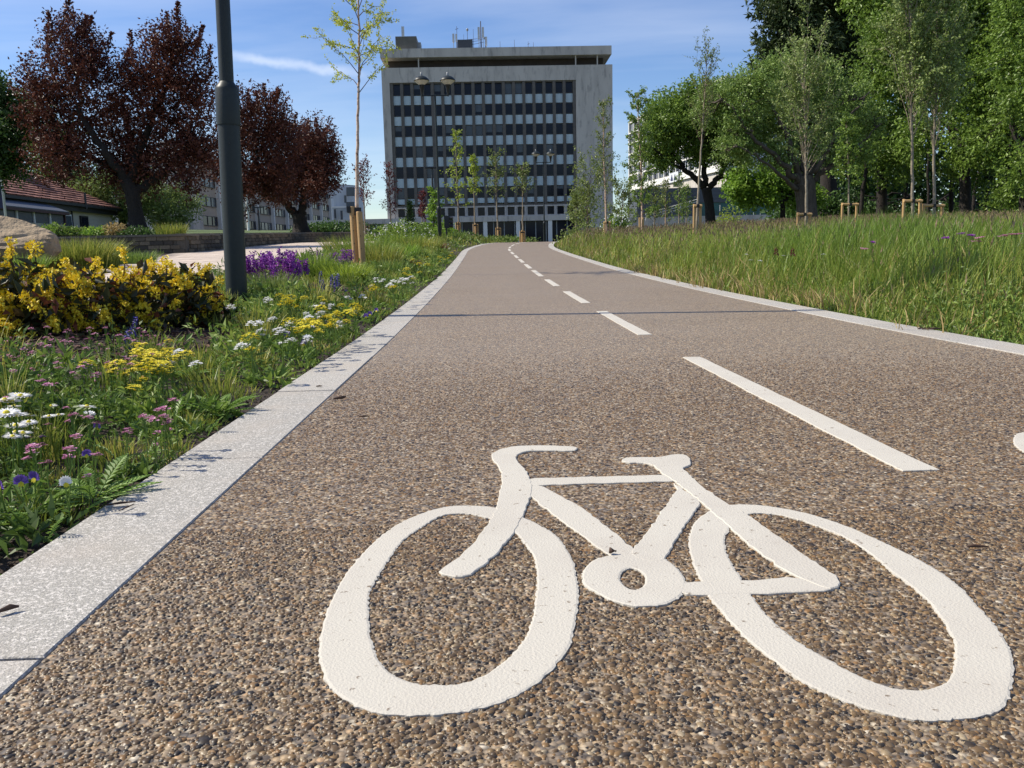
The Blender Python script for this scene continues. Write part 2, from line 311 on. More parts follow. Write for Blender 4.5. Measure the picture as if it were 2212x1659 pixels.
# ------------------------------------------------------------------ mesh helpers
class MB:
    """collects tubes, boxes, leaves and blades; build() links them as ONE mesh object"""
    def __init__(s): s.v, s.t, s.q, s.r, s.n = [], [], [], [], 0
    def add(s, v, t=None, q=None, rnd=None):
        v = np.asarray(v, float).reshape(-1, 3)
        if t is not None and len(t): s.t.append(np.asarray(t, np.int64).reshape(-1, 3) + s.n)
        if q is not None and len(q): s.q.append(np.asarray(q, np.int64).reshape(-1, 4) + s.n)
        s.v.append(v)
        s.r.append(np.full(len(v), 0.5) if rnd is None else np.broadcast_to(np.asarray(rnd, float), (len(v),)).copy())
        s.n += len(v)
        return s
    def box(s, c, d, rz=0.0, rnd=None, taper=1.0):
        x, y, z = np.asarray(d, float) / 2
        k = taper
        p = np.array([(-x, -y, -z), (x, -y, -z), (x, y, -z), (-x, y, -z), (-x * k, -y * k, z), (x * k, -y * k, z), (x * k, y * k, z), (-x * k, y * k, z)])
        if rz:
            cs, sn = math.cos(rz), math.sin(rz)
            p = np.stack([p[:, 0] * cs - p[:, 1] * sn, p[:, 0] * sn + p[:, 1] * cs, p[:, 2]], 1)
        return s.add(p + np.asarray(c, float), q=[(0, 3, 2, 1), (4, 5, 6, 7), (0, 1, 5, 4), (1, 2, 6, 5), (2, 3, 7, 6), (3, 0, 4, 7)], rnd=rnd)
    def tube(s, pts, rad, n=8, cap=True, rnd=None):
        P = np.asarray(pts, float); k = len(P)
        rad = np.broadcast_to(np.asarray(rad, float), (k,))
        T = np.gradient(P, axis=0) if k > 1 else np.array([[0, 0, 1.]])
        T /= np.linalg.norm(T, axis=1, keepdims=True) + 1e-12
        ref = np.array([1.0, 0.13, 0.07]) if abs(T[0] @ np.array([1, .13, .07])) < .9 else np.array([0, 1.0, 0.1])
        U = np.cross(T, ref); U /= np.linalg.norm(U, axis=1, keepdims=True) + 1e-12
        W = np.cross(T, U)
        a = np.arange(n) * 2 * pi / n
        V = P[:, None, :] + rad[:, None, None] * (np.cos(a)[None, :, None] * U[:, None, :] + np.sin(a)[None, :, None] * W[:, None, :])
        q = []
        for i in range(k - 1):
            for j in range(n):
                j2 = (j + 1) % n
                q.append((i * n + j, i * n + j2, (i + 1) * n + j2, (i + 1) * n + j))
        V = V.reshape(-1, 3); t = []
        if cap:
            b = len(V); V = np.vstack([V, P[0], P[-1]])
            for j in range(n):
                j2 = (j + 1) % n
                t.append((b, j2, j)); t.append((b + 1, (k - 1) * n + j, (k - 1) * n + j2))
        return s.add(V, t=t, q=q, rnd=rnd)
    def lathe(s, prof, c=(0, 0, 0), n=16, rnd=None):
        prof = np.asarray(prof, float)
        P = np.stack([np.zeros(len(prof)), np.zeros(len(prof)), prof[:, 1]], 1)
        a = np.arange(n) * 2 * pi / n
        V = np.stack([prof[:, 0][:, None] * np.cos(a), prof[:, 0][:, None] * np.sin(a), np.repeat(prof[:, 1][:, None], n, 1)], 2).reshape(-1, 3) + np.asarray(c, float)
        q = [(i * n + j, i * n + (j + 1) % n, (i + 1) * n + (j + 1) % n, (i + 1) * n + j) for i in range(len(prof) - 1) for j in range(n)]
        return s.add(V, q=q, rnd=rnd)
    def leaves(s, c, d, nrm, L, W, rnd=None, fold=0.12):
        """diamond leaves: base at c, pointing along d, face normal near nrm"""
        c = np.asarray(c, float); k = len(c)
        d = np.broadcast_to(np.asarray(d, float), (k, 3)); nrm = np.broadcast_to(np.asarray(nrm, float), (k, 3))
        d = d / (np.linalg.norm(d, axis=1, keepdims=True) + 1e-9)
        sd = np.cross(d, nrm); sd /= np.linalg.norm(sd, axis=1, keepdims=True) + 1e-9
        up = np.cross(sd, d)
        L = np.broadcast_to(np.asarray(L, float), (k,))[:, None]; W = np.broadcast_to(np.asarray(W, float), (k,))[:, None]
        V = np.stack([c, c + d * L * .45 + sd * W * .5 + up * L * fold, c + d * L, c + d * L * .45 - sd * W * .5 + up * L * fold], 1)
        q = np.arange(k * 4).reshape(k, 4)
        rnd = R.random(k) if rnd is None else np.broadcast_to(rnd, (k,))
        return s.add(V, q=q, rnd=np.repeat(rnd, 4))
    def blades(s, p, h, lean, w, rnd=None, bendk=0.5):
        """grass blades: two quads and a tip, rooted at p, leaning by the xy vectors in lean"""
        p = np.asarray(p, float); k = len(p)
        h = np.broadcast_to(np.asarray(h, float), (k,)); w = np.broadcast_to(np.asarray(w, float), (k,))
        a = R.random(k) * 2 * pi
        sd = np.stack([np.cos(a), np.sin(a), np.zeros(k)], 1)
        ln = np.concatenate([lean, np.zeros((k, 1))], 1)
        rows = []
        for f, wf in ((0, 1.0), (.45, .85), (.8, .5)):
            cpt = p + ln * (h * f**2)[:, None] + np.stack([0 * h, 0 * h, h * f * (1 - bendk * f * np.linalg.norm(lean, axis=1) * .5)], 1)
            rows.append(cpt - sd * (w * wf / 2)[:, None]); rows.append(cpt + sd * (w * wf / 2)[:, None])
        tip = p + ln * h[:, None] + np.stack([0 * h, 0 * h, h * (1 - bendk * np.linalg.norm(lean, axis=1) * .5)], 1)
        V = np.stack(rows + [tip], 1)
        o = (np.arange(k) * 7)[:, None]
        q = np.concatenate([o + np.array([[0, 1, 3, 2]]), o + np.array([[2, 3, 5, 4]])])
        t = o + np.array([[4, 5, 6]])
        rnd = R.random(k) if rnd is None else rnd
        return s.add(V, t=t, q=q, rnd=np.repeat(rnd, 7))
    def mesh(s, name, m, origin=(0, 0, 0), smooth=False):
        me = bpy.data.meshes.new(name)
        V = np.concatenate(s.v) - np.asarray(origin, float)
        T = np.concatenate(s.t) if s.t else np.zeros((0, 3), np.int64)
        Q = np.concatenate(s.q) if s.q else np.zeros((0, 4), np.int64)
        me.vertices.add(len(V)); me.vertices.foreach_set('co', V.astype(np.float32).ravel())
        me.loops.add(T.size + Q.size); me.loops.foreach_set('vertex_index', np.concatenate([T.ravel(), Q.ravel()]).astype(np.int32))
        me.polygons.add(len(T) + len(Q))
        me.polygons.foreach_set('loop_start', np.concatenate([np.arange(len(T)) * 3, T.size + np.arange(len(Q)) * 4]).astype(np.int32))
        me.polygons.foreach_set('use_smooth', np.full(len(T) + len(Q), bool(smooth)))
        at_ = me.attributes.new('rnd', 'FLOAT', 'POINT')
        at_.data.foreach_set('value', np.concatenate(s.r).astype(np.float32))
        for mm in (m if isinstance(m, (list, tuple)) else [m]): me.materials.append(mm)
        me.update(calc_edges=True)
        return me
    def build(s, name, m, parent=None, origin=None, smooth=False):
        if origin is None: origin = tuple(parent['_o']) if parent is not None else (0, 0, 0)
        o = bpy.data.objects.new(name, s.mesh(name, m, origin, smooth)); col.objects.link(o)
        if parent is not None:
            o.parent = parent; o['_o'] = list(origin)
        else:
            o.location = origin; o['_o'] = list(origin)
        return o
def thing(name, label, cat, loc, group=None, kind=None):
    o = bpy.data.objects.new(name, None); col.objects.link(o); o.location = tuple(float(k) for k in loc); o['_o'] = [float(k) for k in loc]
    o.empty_display_size = .1
    return tag(o, label, cat, group, kind)
def tag(o, label=None, cat=None, group=None, kind=None):
    if label: o['label'] = label
    if cat: o['category'] = cat
    if group: o['group'] = group
    if kind: o['kind'] = kind
    return o
def dup(root, loc, rz=0.0, sc_=None, label=None):
    r = root.copy(); col.objects.link(r); r.location = loc; r.rotation_euler = (root.rotation_euler.x, root.rotation_euler.y, rz)
    if sc_ is not None: r.scale = (sc_,) * 3 if np.isscalar(sc_) else sc_
    if label: r['label'] = label
    for ch in list(root.children):
        c = ch.copy(); col.objects.link(c); c.parent = r
        for gch in list(ch.children):
            d = gch.copy(); col.objects.link(d); d.parent = c
    return r
def piece(name, me, parent, loc, rz=0.0, scale=None):
    o = bpy.data.objects.new(name, me); col.objects.link(o); o.parent = parent
    po = parent['_o']; o.location = (loc[0] - po[0], loc[1] - po[1], loc[2] - po[2]); o.rotation_euler = (0, 0, rz)
    if scale: o.scale = scale
    return o
def rdir(k, up=0.0):
    v = R.normal(size=(k, 3)); v /= np.linalg.norm(v, axis=1, keepdims=True); v[:, 2] += up
    return v / (np.linalg.norm(v, axis=1, keepdims=True) + 1e-9)
def smooth_loop(p, n):
    p = np.asarray(p, float); k = len(p)
    d = np.linalg.norm(np.roll(p, -1, 0) - p, axis=1); s_ = np.concatenate([[0], np.cumsum(d)]); u = np.linspace(0, s_[-1], n, endpoint=False)
    i = np.searchsorted(s_, u, 'right') - 1; t = ((u - s_[i]) / d[i])[:, None]
    p0, p1, p2, p3 = p[(i - 1) % k], p[i % k], p[(i + 1) % k], p[(i + 2) % k]
    return .5 * (2 * p1 + (p2 - p0) * t + (2 * p0 - 5 * p1 + 4 * p2 - p3) * t**2 + (3 * p1 - p0 - 3 * p2 + p3) * t**3)
def vnoise(P, f, seed=0):
    q = np.random.default_rng(seed); r = 0
    for k in range(4):
        a = q.normal(size=3); a /= np.linalg.norm(a); r = r + np.sin(P @ a * f * (1 + .45 * k) + q.random() * 6.28 + 1.7 * np.sin(P @ q.normal(size=3) * f * .37))
    return r / 4

# ------------------------------------------------------------------ the ground
xs = np.unique(np.concatenate([np.linspace(-420, -40, 24), np.linspace(-40, -4, 45), np.linspace(-4, 6, 50), np.linspace(6, 40, 50), np.linspace(40, 420, 24)]))
ys = np.unique(np.concatenate([np.linspace(-30, -1, 12), np.linspace(-1, 12, 40), np.linspace(12, 70, 70), np.linspace(70, 900, 60)]))
X, Y = np.meshgrid(xs, ys)
Zg = g(X, Y) - 0.03 - .22 * ((X > XL - KW - .1 + bend(Y)) & (X < XR + KW + .1 + bend(Y))) - .5 * ((X > -24) & (X < -.6 + bend(Y)) & (Y > 4.5) & (Y < 61))
gm = MB()
nx, ny = len(xs), len(ys)
idx = np.arange(nx * ny).reshape(ny, nx)
gm.add(np.stack([X, Y, Zg], 2).reshape(-1, 3), q=np.stack([idx[:-1, :-1], idx[:-1, 1:], idx[1:, 1:], idx[1:, :-1]], 2).reshape(-1, 4))
tag(gm.build('ground', m_ground, smooth=True), kind='structure')
def strip(name, m, f0, f1, yy, dz=0.0, n=2, zf=None, parent=None):
    b = MB(); A = []
    for y in yy:
        x0, x1 = f0(y), f1(y)
        for i in range(n):
            x = x0 + (x1 - x0) * i / (n - 1)
            z = float(g(x, y) if zf is None else zf(x, y)) + dz
            A.append((x, y, z))
    i = np.arange(len(A)).reshape(len(yy), n)
    b.add(A, q=np.stack([i[:-1, :-1], i[:-1, 1:], i[1:, 1:], i[1:, :-1]], 2).reshape(-1, 4))
    return b.build(name, m, parent, smooth=True)
yy = np.concatenate([np.linspace(-4, 12, 60), np.linspace(12.3, 75, 160)])
path_o = tag(strip('cycle_track', m_path, lambda y: XL + bend(y), lambda y: XR + bend(y), yy, 0.0, 6, lambda x, y: zp(y)), kind='structure')
# ---- bed soil
bed = strip('flowerbed_soil', m_soil, lambda y: bed_left(y), lambda y: XL - KW + bend(y) - .004, np.linspace(-2, 60, 160), 0.0, 14)
tag(bed, kind='structure')
# ---- granite kerbs: every stone its own part
def kerb(x0, x1, name, y_start, y_end, step):
    root = thing(name, 'flush pale granite kerb along the %s edge of the cycle track' % ('flowerbed' if x0 < 0 else 'meadow'), 'kerb', (x0, 0, 0), kind='structure')
    y = y_start
    while y < y_end:
        L = step * (1 if y < 24 else .6)
        y0, y1 = y + .004, y + L - .004
        b = MB(); rn = R.random(); dz = .0028 + abs(R.normal()) * .0010
        P = []
        for yv in (y0, y1):
            for xv in (x0 + .0005, x1 - .0005):
                P.append((xv + float(bend(yv)), yv, float(zp(yv)) + dz))
        P = np.array(P); e = .002
        lo = P.copy(); lo[:, 2] -= .12
        mid = P.copy(); mid[:, 2] -= e
        inn = P.copy(); inn[:, 0] += np.array([e, -e, e, -e]); inn[:, 1] += np.array([e, e, -e, -e])
        b.add(np.vstack([lo, mid, inn]), q=[(8, 9, 11, 10)] + [(a + o, c + o, c + 4 + o, a + 4 + o) for o in (0, 4) for a, c in ((0, 1), (1, 3), (3, 2), (2, 0))], rnd=rn)
        b.build('kerb_stone', m_granite, root)
        y += L
    return root
kerb(XL - KW, XL, 'kerb', -1.02, 46, 0.98)
kerb(XR, XR + KW, 'kerb', .9, 46, 0.98)
# ---- walk of pale pavers left of the bed, a planted strip between it and the stone wall
def walk_left(y):
    return np.where(np.asarray(y) < WY - .1, -6.5 - .25 * (np.asarray(y, float) - 15), WX + .02)
joint_w = strip('paved_walk', m_joint, lambda y: float(walk_left(y)), lambda y: bed_left(y) - .05, np.linspace(7, 60, 160), -.002, 22)
tag(joint_w, kind='structure')
tag(strip('wall_bed_soil', m_soil, lambda y: -24.0, lambda y: float(walk_left(y)) - .03, np.linspace(5, WY - .02, 60), .0, 40), kind='structure')
tag(strip('bounce_paving', m_paver, lambda y: -70.0, lambda y: 45.0, np.linspace(84, 139.5, 40), .03, 40, lambda x, y: zp(y)), kind='structure')  # unseen pale paving, added to bounce light up onto the tower facade
pv = [MB().box((0, 0, 0), (.594, .386, .04), rnd=k).mesh('paver', m_paver) for k in (.1, .35, .6, .9)]
npav = 0; prest = MB()
for j, y in enumerate(np.arange(9.0, 58, .40)):
    for x in np.arange(-10, -3.0, .605):
        xx = x + (.3 if j % 2 else 0)
        if xx + .3 > bed_left(y) - .06 or xx - .3 < float(walk_left(y)) + .01: continue
        q_ = CM.T @ (np.array([xx, y, .3]) - EYE)
        u = CX + F * q_[0] / -q_[2]
        if u < 100: continue
        z = float(g(xx, y)) - .010 + R.normal() * .0012
        sl_ = float(g(xx, y + .2) - g(xx, y - .2)) / .4; sx_ = float(g(xx + .2, y) - g(xx - .2, y)) / .4
        if npav < 290 and y > 11.5:
            o = piece('paver', pv[R.integers(4)], joint_w, (xx, y, z)); o.rotation_euler = (sl_, -sx_, 0); npav += 1
        else:
            prest.box((xx, y, z), (.594, .386, .04), rnd=R.random()); prest.v[-1][:, 2] += (prest.v[-1][:, 1] - y) * sl_ + (prest.v[-1][:, 0] - xx) * sx_
pr = prest.build('paving', m_paver, joint_w); pr['kind'] = 'stuff'

# ------------------------------------------------------------------ pebbles bound in the near part of the track
def pebbles(name, y0, y1, dens, rings, size, fade):
    A = (y1 - y0)
    k = int(dens * A * 2.6)
    yv = y0 + R.random(k) * A; xv = XL + .002 + R.random(k) * (XR - XL)
    vis = (xv < .05 + .64 * yv + .12) & (xv > .05 - .62 * yv - .12)
    keep = vis & (R.random(k) < 1 - fade * ss(y0 + .35 * A, y1, yv))
    xv, yv = xv[keep], yv[keep]; k = len(xv)
    a = size * np.exp(R.normal(size=k) * .28); bb = a * R.uniform(.55, .95, k); h = np.minimum(a * R.uniform(.35, .7, k), .0026)
    ph = R.random(k) * 2 * pi; n = 5
    an = np.arange(n) * 2 * pi / n
    V = []
    for f, hz in rings:
        px = (np.cos(an)[None] * a[:, None] * f); py = (np.sin(an)[None] * bb[:, None] * f)
        jit = 1 + .16 * R.normal(size=(k, n))
        px = px * jit; py = py * jit
        V.append(np.stack([xv[:, None] + px * np.cos(ph)[:, None] - py * np.sin(ph)[:, None], yv[:, None] + px * np.sin(ph)[:, None] + py * np.cos(ph)[:, None], np.repeat((zp(yv) - .0006 + h * hz)[:, None], n, 1)], 2))
    top = np.stack([xv, yv, zp(yv) - .0006 + h], 1)[:, None]
    V = np.concatenate(V + [top], 1); m_ = V.shape[1]; o = (np.arange(k) * m_)[:, None]
    q = np.concatenate([o + np.array([[r * n + j, r * n + (j + 1) % n, (r + 1) * n + (j + 1) % n, (r + 1) * n + j]]) for r in range(len(rings) - 1) for j in range(n)]) if len(rings) > 1 else None
    t = np.concatenate([o + np.array([[(len(rings) - 1) * n + j, (len(rings) - 1) * n + (j + 1) % n, m_ - 1]]) for j in range(n)])
    b = MB(); b.add(V, t=t, q=q, rnd=np.repeat(R.random(k), m_))
    o = b.build(name, m_pebble, smooth=True); o['kind'] = 'stuff'; tag(o, 'tiny tan, brown and slate pebbles bound into the near surface of the track', 'pebbles')
    o.parent = path_o
    del o['label']; del o['category']
    return o
pebbles('pebbles', .60, 1.40, 50000, ((1, 0), (.72, .72)), .0035, .45)
pebbles('pebbles', 1.18, 3.9, 26000, ((1, .1),), .0039, .97)

# ------------------------------------------------------------------ painted cycle symbol and lane dashes
SYM={'w1o':[(-0.0509,1.4953),(-0.1001,1.4785),(-0.1448,1.4233),(-0.1762,1.3516),(-0.1997,1.2515),(-0.2117,1.153),(-0.2141,1.0583),(-0.2092,0.9755),(-0.1988,0.9147),(-0.1831,0.8658),(-0.162,0.8289),(-0.1335,0.802),(-0.102,0.7889),(-0.0653,0.7859),(-0.0288,0.7908),(0.006,0.806),(0.0381,0.8353),(0.063,0.8729),(0.0871,0.9267),(0.1022,1.0029),(0.113,1.0752),(0.1185,1.1678),(0.1141,1.2465),(0.0992,1.3256),(0.0617,1.4013),(0.0156,1.4712)],'w1i':[(-0.0037,1.4132),(-0.0475,1.4467),(-0.0876,1.4358),(-0.1175,1.3761),(-0.1415,1.3143),(-0.1518,1.2501),(-0.1626,1.1617),(-0.1663,1.1034),(-0.1617,1.0507),(-0.1541,1.0021),(-0.1442,0.9514),(-0.1287,0.9006),(-0.1072,0.8657),(-0.0828,0.8489),(-0.0636,0.8443),(-0.0391,0.8456),(-0.0145,0.859),(0.0113,0.8946),(0.0311,0.9364),(0.0441,0.9844),(0.0533,1.0487),(0.0598,1.117),(0.0625,1.2057),(0.049,1.2867),(0.0367,1.3374),(0.0143,1.3906)],'fork':[(0.2057,1.9376),(0.1423,1.9555),(0.1006,1.9628),(0.0584,1.9619),(0.0241,1.9347),(0.003,1.8889),(0.0028,1.8546),(0.0157,1.7897),(0.0223,1.7271),(0.0224,1.6424),(0.0165,1.5659),(0.0112,1.4854),(-0.0007,1.4131),(-0.0114,1.365),(-0.0297,1.2869),(-0.0504,1.229),(-0.0806,1.1695),(-0.0763,1.1592),(-0.053,1.1464),(-0.0392,1.144),(-0.018,1.1777),(0.0117,1.2495),(0.0365,1.3315),(0.052,1.4076),(0.0635,1.4678),(0.0742,1.536),(0.081,1.6104),(0.08,1.6709),(0.0734,1.7437),(0.0625,1.8005),(0.058,1.8591),(0.0659,1.8871),(0.0854,1.9107),(0.1223,1.9097),(0.1948,1.8935),(0.2043,1.9053)],'top':[(0.0753,1.6691),(0.1456,1.6671),(0.2357,1.6645),(0.3331,1.6657),(0.356,1.6671),(0.3651,1.6104),(0.3232,1.6156),(0.2288,1.6163),(0.141,1.6167),(0.075,1.6147)],'down':[(0.0782,1.6226),(0.1018,1.6078),(0.1617,1.4589),(0.1906,1.3492),(0.2163,1.2416),(0.2229,1.2031),(0.1849,1.1982),(0.1755,1.2065),(0.1312,1.3468),(0.0792,1.5177),(0.0715,1.5482)],'seat':[(0.3546,1.6107),(0.3743,1.4912),(0.3716,1.457),(0.3267,1.3594),(0.2838,1.2639),(0.2457,1.1742),(0.2086,1.1974),(0.2037,1.2158),(0.2163,1.2416),(0.2752,1.375),(0.3518,1.5543)],'stay':[(0.2869,1.8042),(0.2926,1.8202),(0.3276,1.8171),(0.3614,1.8081),(0.3774,1.8097),(0.3935,1.8293),(0.4155,1.8388),(0.432,1.8323),(0.4352,1.8039),(0.4255,1.7397),(0.4156,1.7218),(0.4002,1.7203),(0.4016,1.6335),(0.4047,1.5548),(0.4203,1.4535),(0.4353,1.3825),(0.4497,1.2652),(0.4591,1.1923),(0.4696,1.1194),(0.4717,1.0911),(0.4683,1.0771),(0.4588,1.0632),(0.4485,1.0555),(0.4351,1.064),(0.4148,1.1069),(0.3971,1.1901),(0.3871,1.3113),(0.379,1.4245),(0.3738,1.4791),(0.3608,1.6105),(0.3479,1.6673),(0.3441,1.7118),(0.343,1.7542),(0.3266,1.7687),(0.2848,1.772)],'chain':[(0.2616,1.1032),(0.3404,1.0989),(0.4148,1.1069),(0.4446,1.0818),(0.4485,1.0555),(0.3341,1.0547),(0.2508,1.057),(0.2408,1.0816)],'ringo':[(0.1229,1.1294),(0.1319,1.1634),(0.1506,1.1991),(0.1737,1.2126),(0.1984,1.2159),(0.2244,1.2111),(0.249,1.2003),(0.2589,1.1738),(0.2638,1.1374),(0.2619,1.0991),(0.2492,1.0631),(0.2291,1.0376),(0.2043,1.0282),(0.175,1.031),(0.1524,1.0498),(0.133,1.0807),(0.1236,1.1031)],'ringi':[(0.1761,1.1258),(0.1834,1.1478),(0.1968,1.1595),(0.2074,1.147),(0.2105,1.1228),(0.2044,1.0968),(0.1962,1.0848),(0.1859,1.0811),(0.1783,1.0934),(0.1751,1.1117)],'w2o':[(0.4239,1.4494),(0.4613,1.4463),(0.5037,1.4209),(0.5437,1.3774),(0.5762,1.31),(0.5967,1.2347),(0.6099,1.1779),(0.6179,1.1131),(0.6156,1.0547),(0.6035,0.9886),(0.5924,0.9364),(0.5791,0.8904),(0.5589,0.8486),(0.533,0.8071),(0.5037,0.7696),(0.4827,0.7541),(0.4561,0.7446),(0.4266,0.7415),(0.402,0.7442),(0.3777,0.7551),(0.3544,0.7739),(0.335,0.7966),(0.317,0.8273),(0.3068,0.8639),(0.2945,0.9126),(0.2879,0.9612),(0.2834,1.0078),(0.2804,1.0482),(0.2849,1.1227),(0.2912,1.185),(0.3032,1.2552),(0.3194,1.3133),(0.3428,1.367),(0.3676,1.4046),(0.3942,1.4341)],'w2i':[(0.4383,1.3925),(0.475,1.3915),(0.5069,1.3603),(0.5273,1.3194),(0.5482,1.2644),(0.5551,1.1977),(0.5531,1.1251),(0.5543,1.0666),(0.5519,1.0243),(0.5448,0.976),(0.5309,0.9261),(0.5178,0.8902),(0.497,0.8525),(0.4764,0.8228),(0.4555,0.8053),(0.4349,0.7978),(0.4177,0.8002),(0.3995,0.8089),(0.3854,0.8274),(0.3739,0.8499),(0.363,0.8764),(0.3504,0.9071),(0.3411,0.9516),(0.3372,0.9921),(0.3359,1.0305),(0.3404,1.0909),(0.3434,1.1513),(0.3496,1.2096),(0.3621,1.2656),(0.3814,1.3115),(0.3964,1.3433)]}
def rough(p, n, amp=.0014, close=True):
    q = smooth_loop(p, n)
    return q + R.normal(size=q.shape) * amp * .6
def dens(p, step=.012):
    p = np.asarray(p, float); o = []
    for i in range(len(p)):
        a, b = p[i], p[(i + 1) % len(p)]; k = max(1, int(np.linalg.norm(b - a) / step))
        o += [a + (b - a) * j / k for j in range(k)]
    o = np.array(o)
    o = (o + np.roll(o, 1, 0) + np.roll(o, -1, 0)) / 3 if len(o) > 20 else o
    return o + R.normal(size=o.shape) * .0011
def area(p): return .5 * np.sum(p[:, 0] * np.roll(p[:, 1], -1) - np.roll(p[:, 0], -1) * p[:, 1])
def poly(mb, p, z0, h, zf=lambda x, y: 0 * x):
    p = np.asarray(p)
    if area(p) < 0: p = p[::-1]
    k = len(p); zz_ = zf(p[:, 0], p[:, 1])
    tri = tessellate_polygon([[Vector((a, b, 0)) for a, b in p]])
    T = []
    for t in tri:
        a, b, c = (p[i] for i in t)
        cr_ = (b[0] - a[0]) * (c[1] - a[1]) - (b[1] - a[1]) * (c[0] - a[0])
        T.append(t if cr_ > 0 else t[::-1])
    ins = p - .0015 * np.stack([np.roll(p, -1, 0)[:, 1] - np.roll(p, 1, 0)[:, 1], -(np.roll(p, -1, 0)[:, 0] - np.roll(p, 1, 0)[:, 0])], 1) / (np.linalg.norm(np.roll(p, -1, 0) - np.roll(p, 1, 0), axis=1, keepdims=True) + 1e-9)
    V = np.concatenate([np.c_[p, zz_ + z0 - .002], np.c_[p, zz_ + z0 + h * .6], np.c_[ins, zz_ + z0 + h]])
    i = np.arange(k); j = (i + 1) % k
    mb.add(V, t=np.array(T) + 2 * k, q=np.concatenate([np.stack([i, j, j + k, i + k], 1), np.stack([i + k, j + k, j + 2 * k, i + 2 * k], 1)]))
def ringm(mb, po, pi_, z0, h):
    n = len(po)
    if area(po) < 0: po = po[::-1]
    if area(pi_) < 0: pi_ = pi_[::-1]
    c = pi_.mean(0)
    ao = np.arctan2(po[:, 1] - c[1], po[:, 0] - c[0]); ai = np.arctan2(pi_[:, 1] - c[1], pi_[:, 0] - c[0])
    po = np.roll(po, -np.argmin(ao), 0); pi_ = np.roll(pi_, -np.argmin(ai), 0)
    sm = lambda p_: (p_ + np.roll(p_, 1, 0) + np.roll(p_, -1, 0) + np.roll(p_, 2, 0) + np.roll(p_, -2, 0)) / 5
    so, si = sm(po), sm(pi_); mid = (so + si) / 2
    rows = [np.c_[po, np.full(n, z0 - .002)], np.c_[po, np.full(n, z0 + h * .6)], np.c_[so * .95 + si * .05, np.full(n, z0 + h)], np.c_[mid, np.full(n, z0 + h)], np.c_[so * .05 + si * .95, np.full(n, z0 + h)], np.c_[pi_, np.full(n, z0 + h * .6)], np.c_[pi_, np.full(n, z0 - .002)]]
    i = np.arange(n); j = (i + 1) % n
    mb.add(np.concatenate(rows), q=np.concatenate([np.stack([i + r * n, j + r * n, j + (r + 1) * n, i + (r + 1) * n], 1) for r in range(6)]))
sy = thing('cycle_symbol', 'white painted bicycle symbol in the near lane of the brown cycle track', 'road marking', (.17, 1.3, 0))
b = MB(); ringm(b, rough(SYM['w1o'], 300), rough(SYM['w1i'], 300), .001, .0019); b.build('wheel', m_paint, sy)
b = MB(); ringm(b, rough(SYM['w2o'], 340), rough(SYM['w2i'], 340), .001, .0019); b.build('wheel', m_paint, sy)
b = MB(); ringm(b, rough(SYM['ringo'], 120), rough(SYM['ringi'], 120, .0006), .001, .0024); b.build('chainring', m_paint, sy)
for nm, key, h in (('handlebar_and_fork', 'fork', .0028), ('top_tube', 'top', .0022), ('down_tube', 'down', .0020), ('seat_tube', 'seat', .0026), ('saddle_and_stay', 'stay', .0031), ('chain_stay', 'chain', .0023)):
    b = MB(); poly(b, dens(SYM[key]), .001, h); b.build(nm, m_paint, sy)
# the same symbol for the other direction, all but its near wheel's rim outside the picture
lx, ly = SYM['w2o'][27]
s2 = dup(sy, (1.172 + .55 - .17 + .025, 1.84 + .845 - 1.3 + .02, 0), pi, label='white painted bicycle symbol in the far lane, cut by the right edge of the photo')
dash_y = [(1.642, 3.561), (4.57, 6.29), (7.22, 8.96), (10.06, 11.69), (12.68, 14.80), (15.56, 17.43), (18.3, 20.2), (21.1, 23.0), (23.9, 25.8), (26.7, 28.6), (29.5, 31.4), (32.3, 34.2), (35.1, 37.0), (37.9, 39.8)]
mk = ['nearest white centre line dash, beside the bicycle symbol', 'white centre line dash crossed by no shadow, second up the track', 'third white centre line dash up the track, beyond the lamp shadow']
for i, (a, c) in enumerate(dash_y):
    xc = .868 - .0026 * a
    w = .075 / 2
    p = []
    for t in np.linspace(0, 1, 24): p.append((xc - w + float(bend(a + (c - a) * t)), a + (c - a) * t))
    for t in np.linspace(1, 0, 24): p.append((xc + w + float(bend(a + (c - a) * t)), a + (c - a) * t))
    p = np.array(p) + R.normal(size=(48, 2)) * .0012
    b = MB(); poly(b, p, .001, .0022, lambda x, y: zp(y))
    o = b.build('lane_dash', m_paint, origin=(xc, a, float(zp(a))))
    ordn = ['nearest', 'second', 'third', 'fourth', 'fifth', 'sixth', 'seventh', 'eighth', 'ninth', 'tenth', 'eleventh', 'twelfth', 'thirteenth', 'last'][i]
    tag(o, ('nearest and longest white dash of the centre line, right of the bicycle symbol' if i == 0 else '%s white dash of the centre line counted up the track from the bicycle symbol' % ordn), 'road marking', 'white centre line dashes on the cycle track')

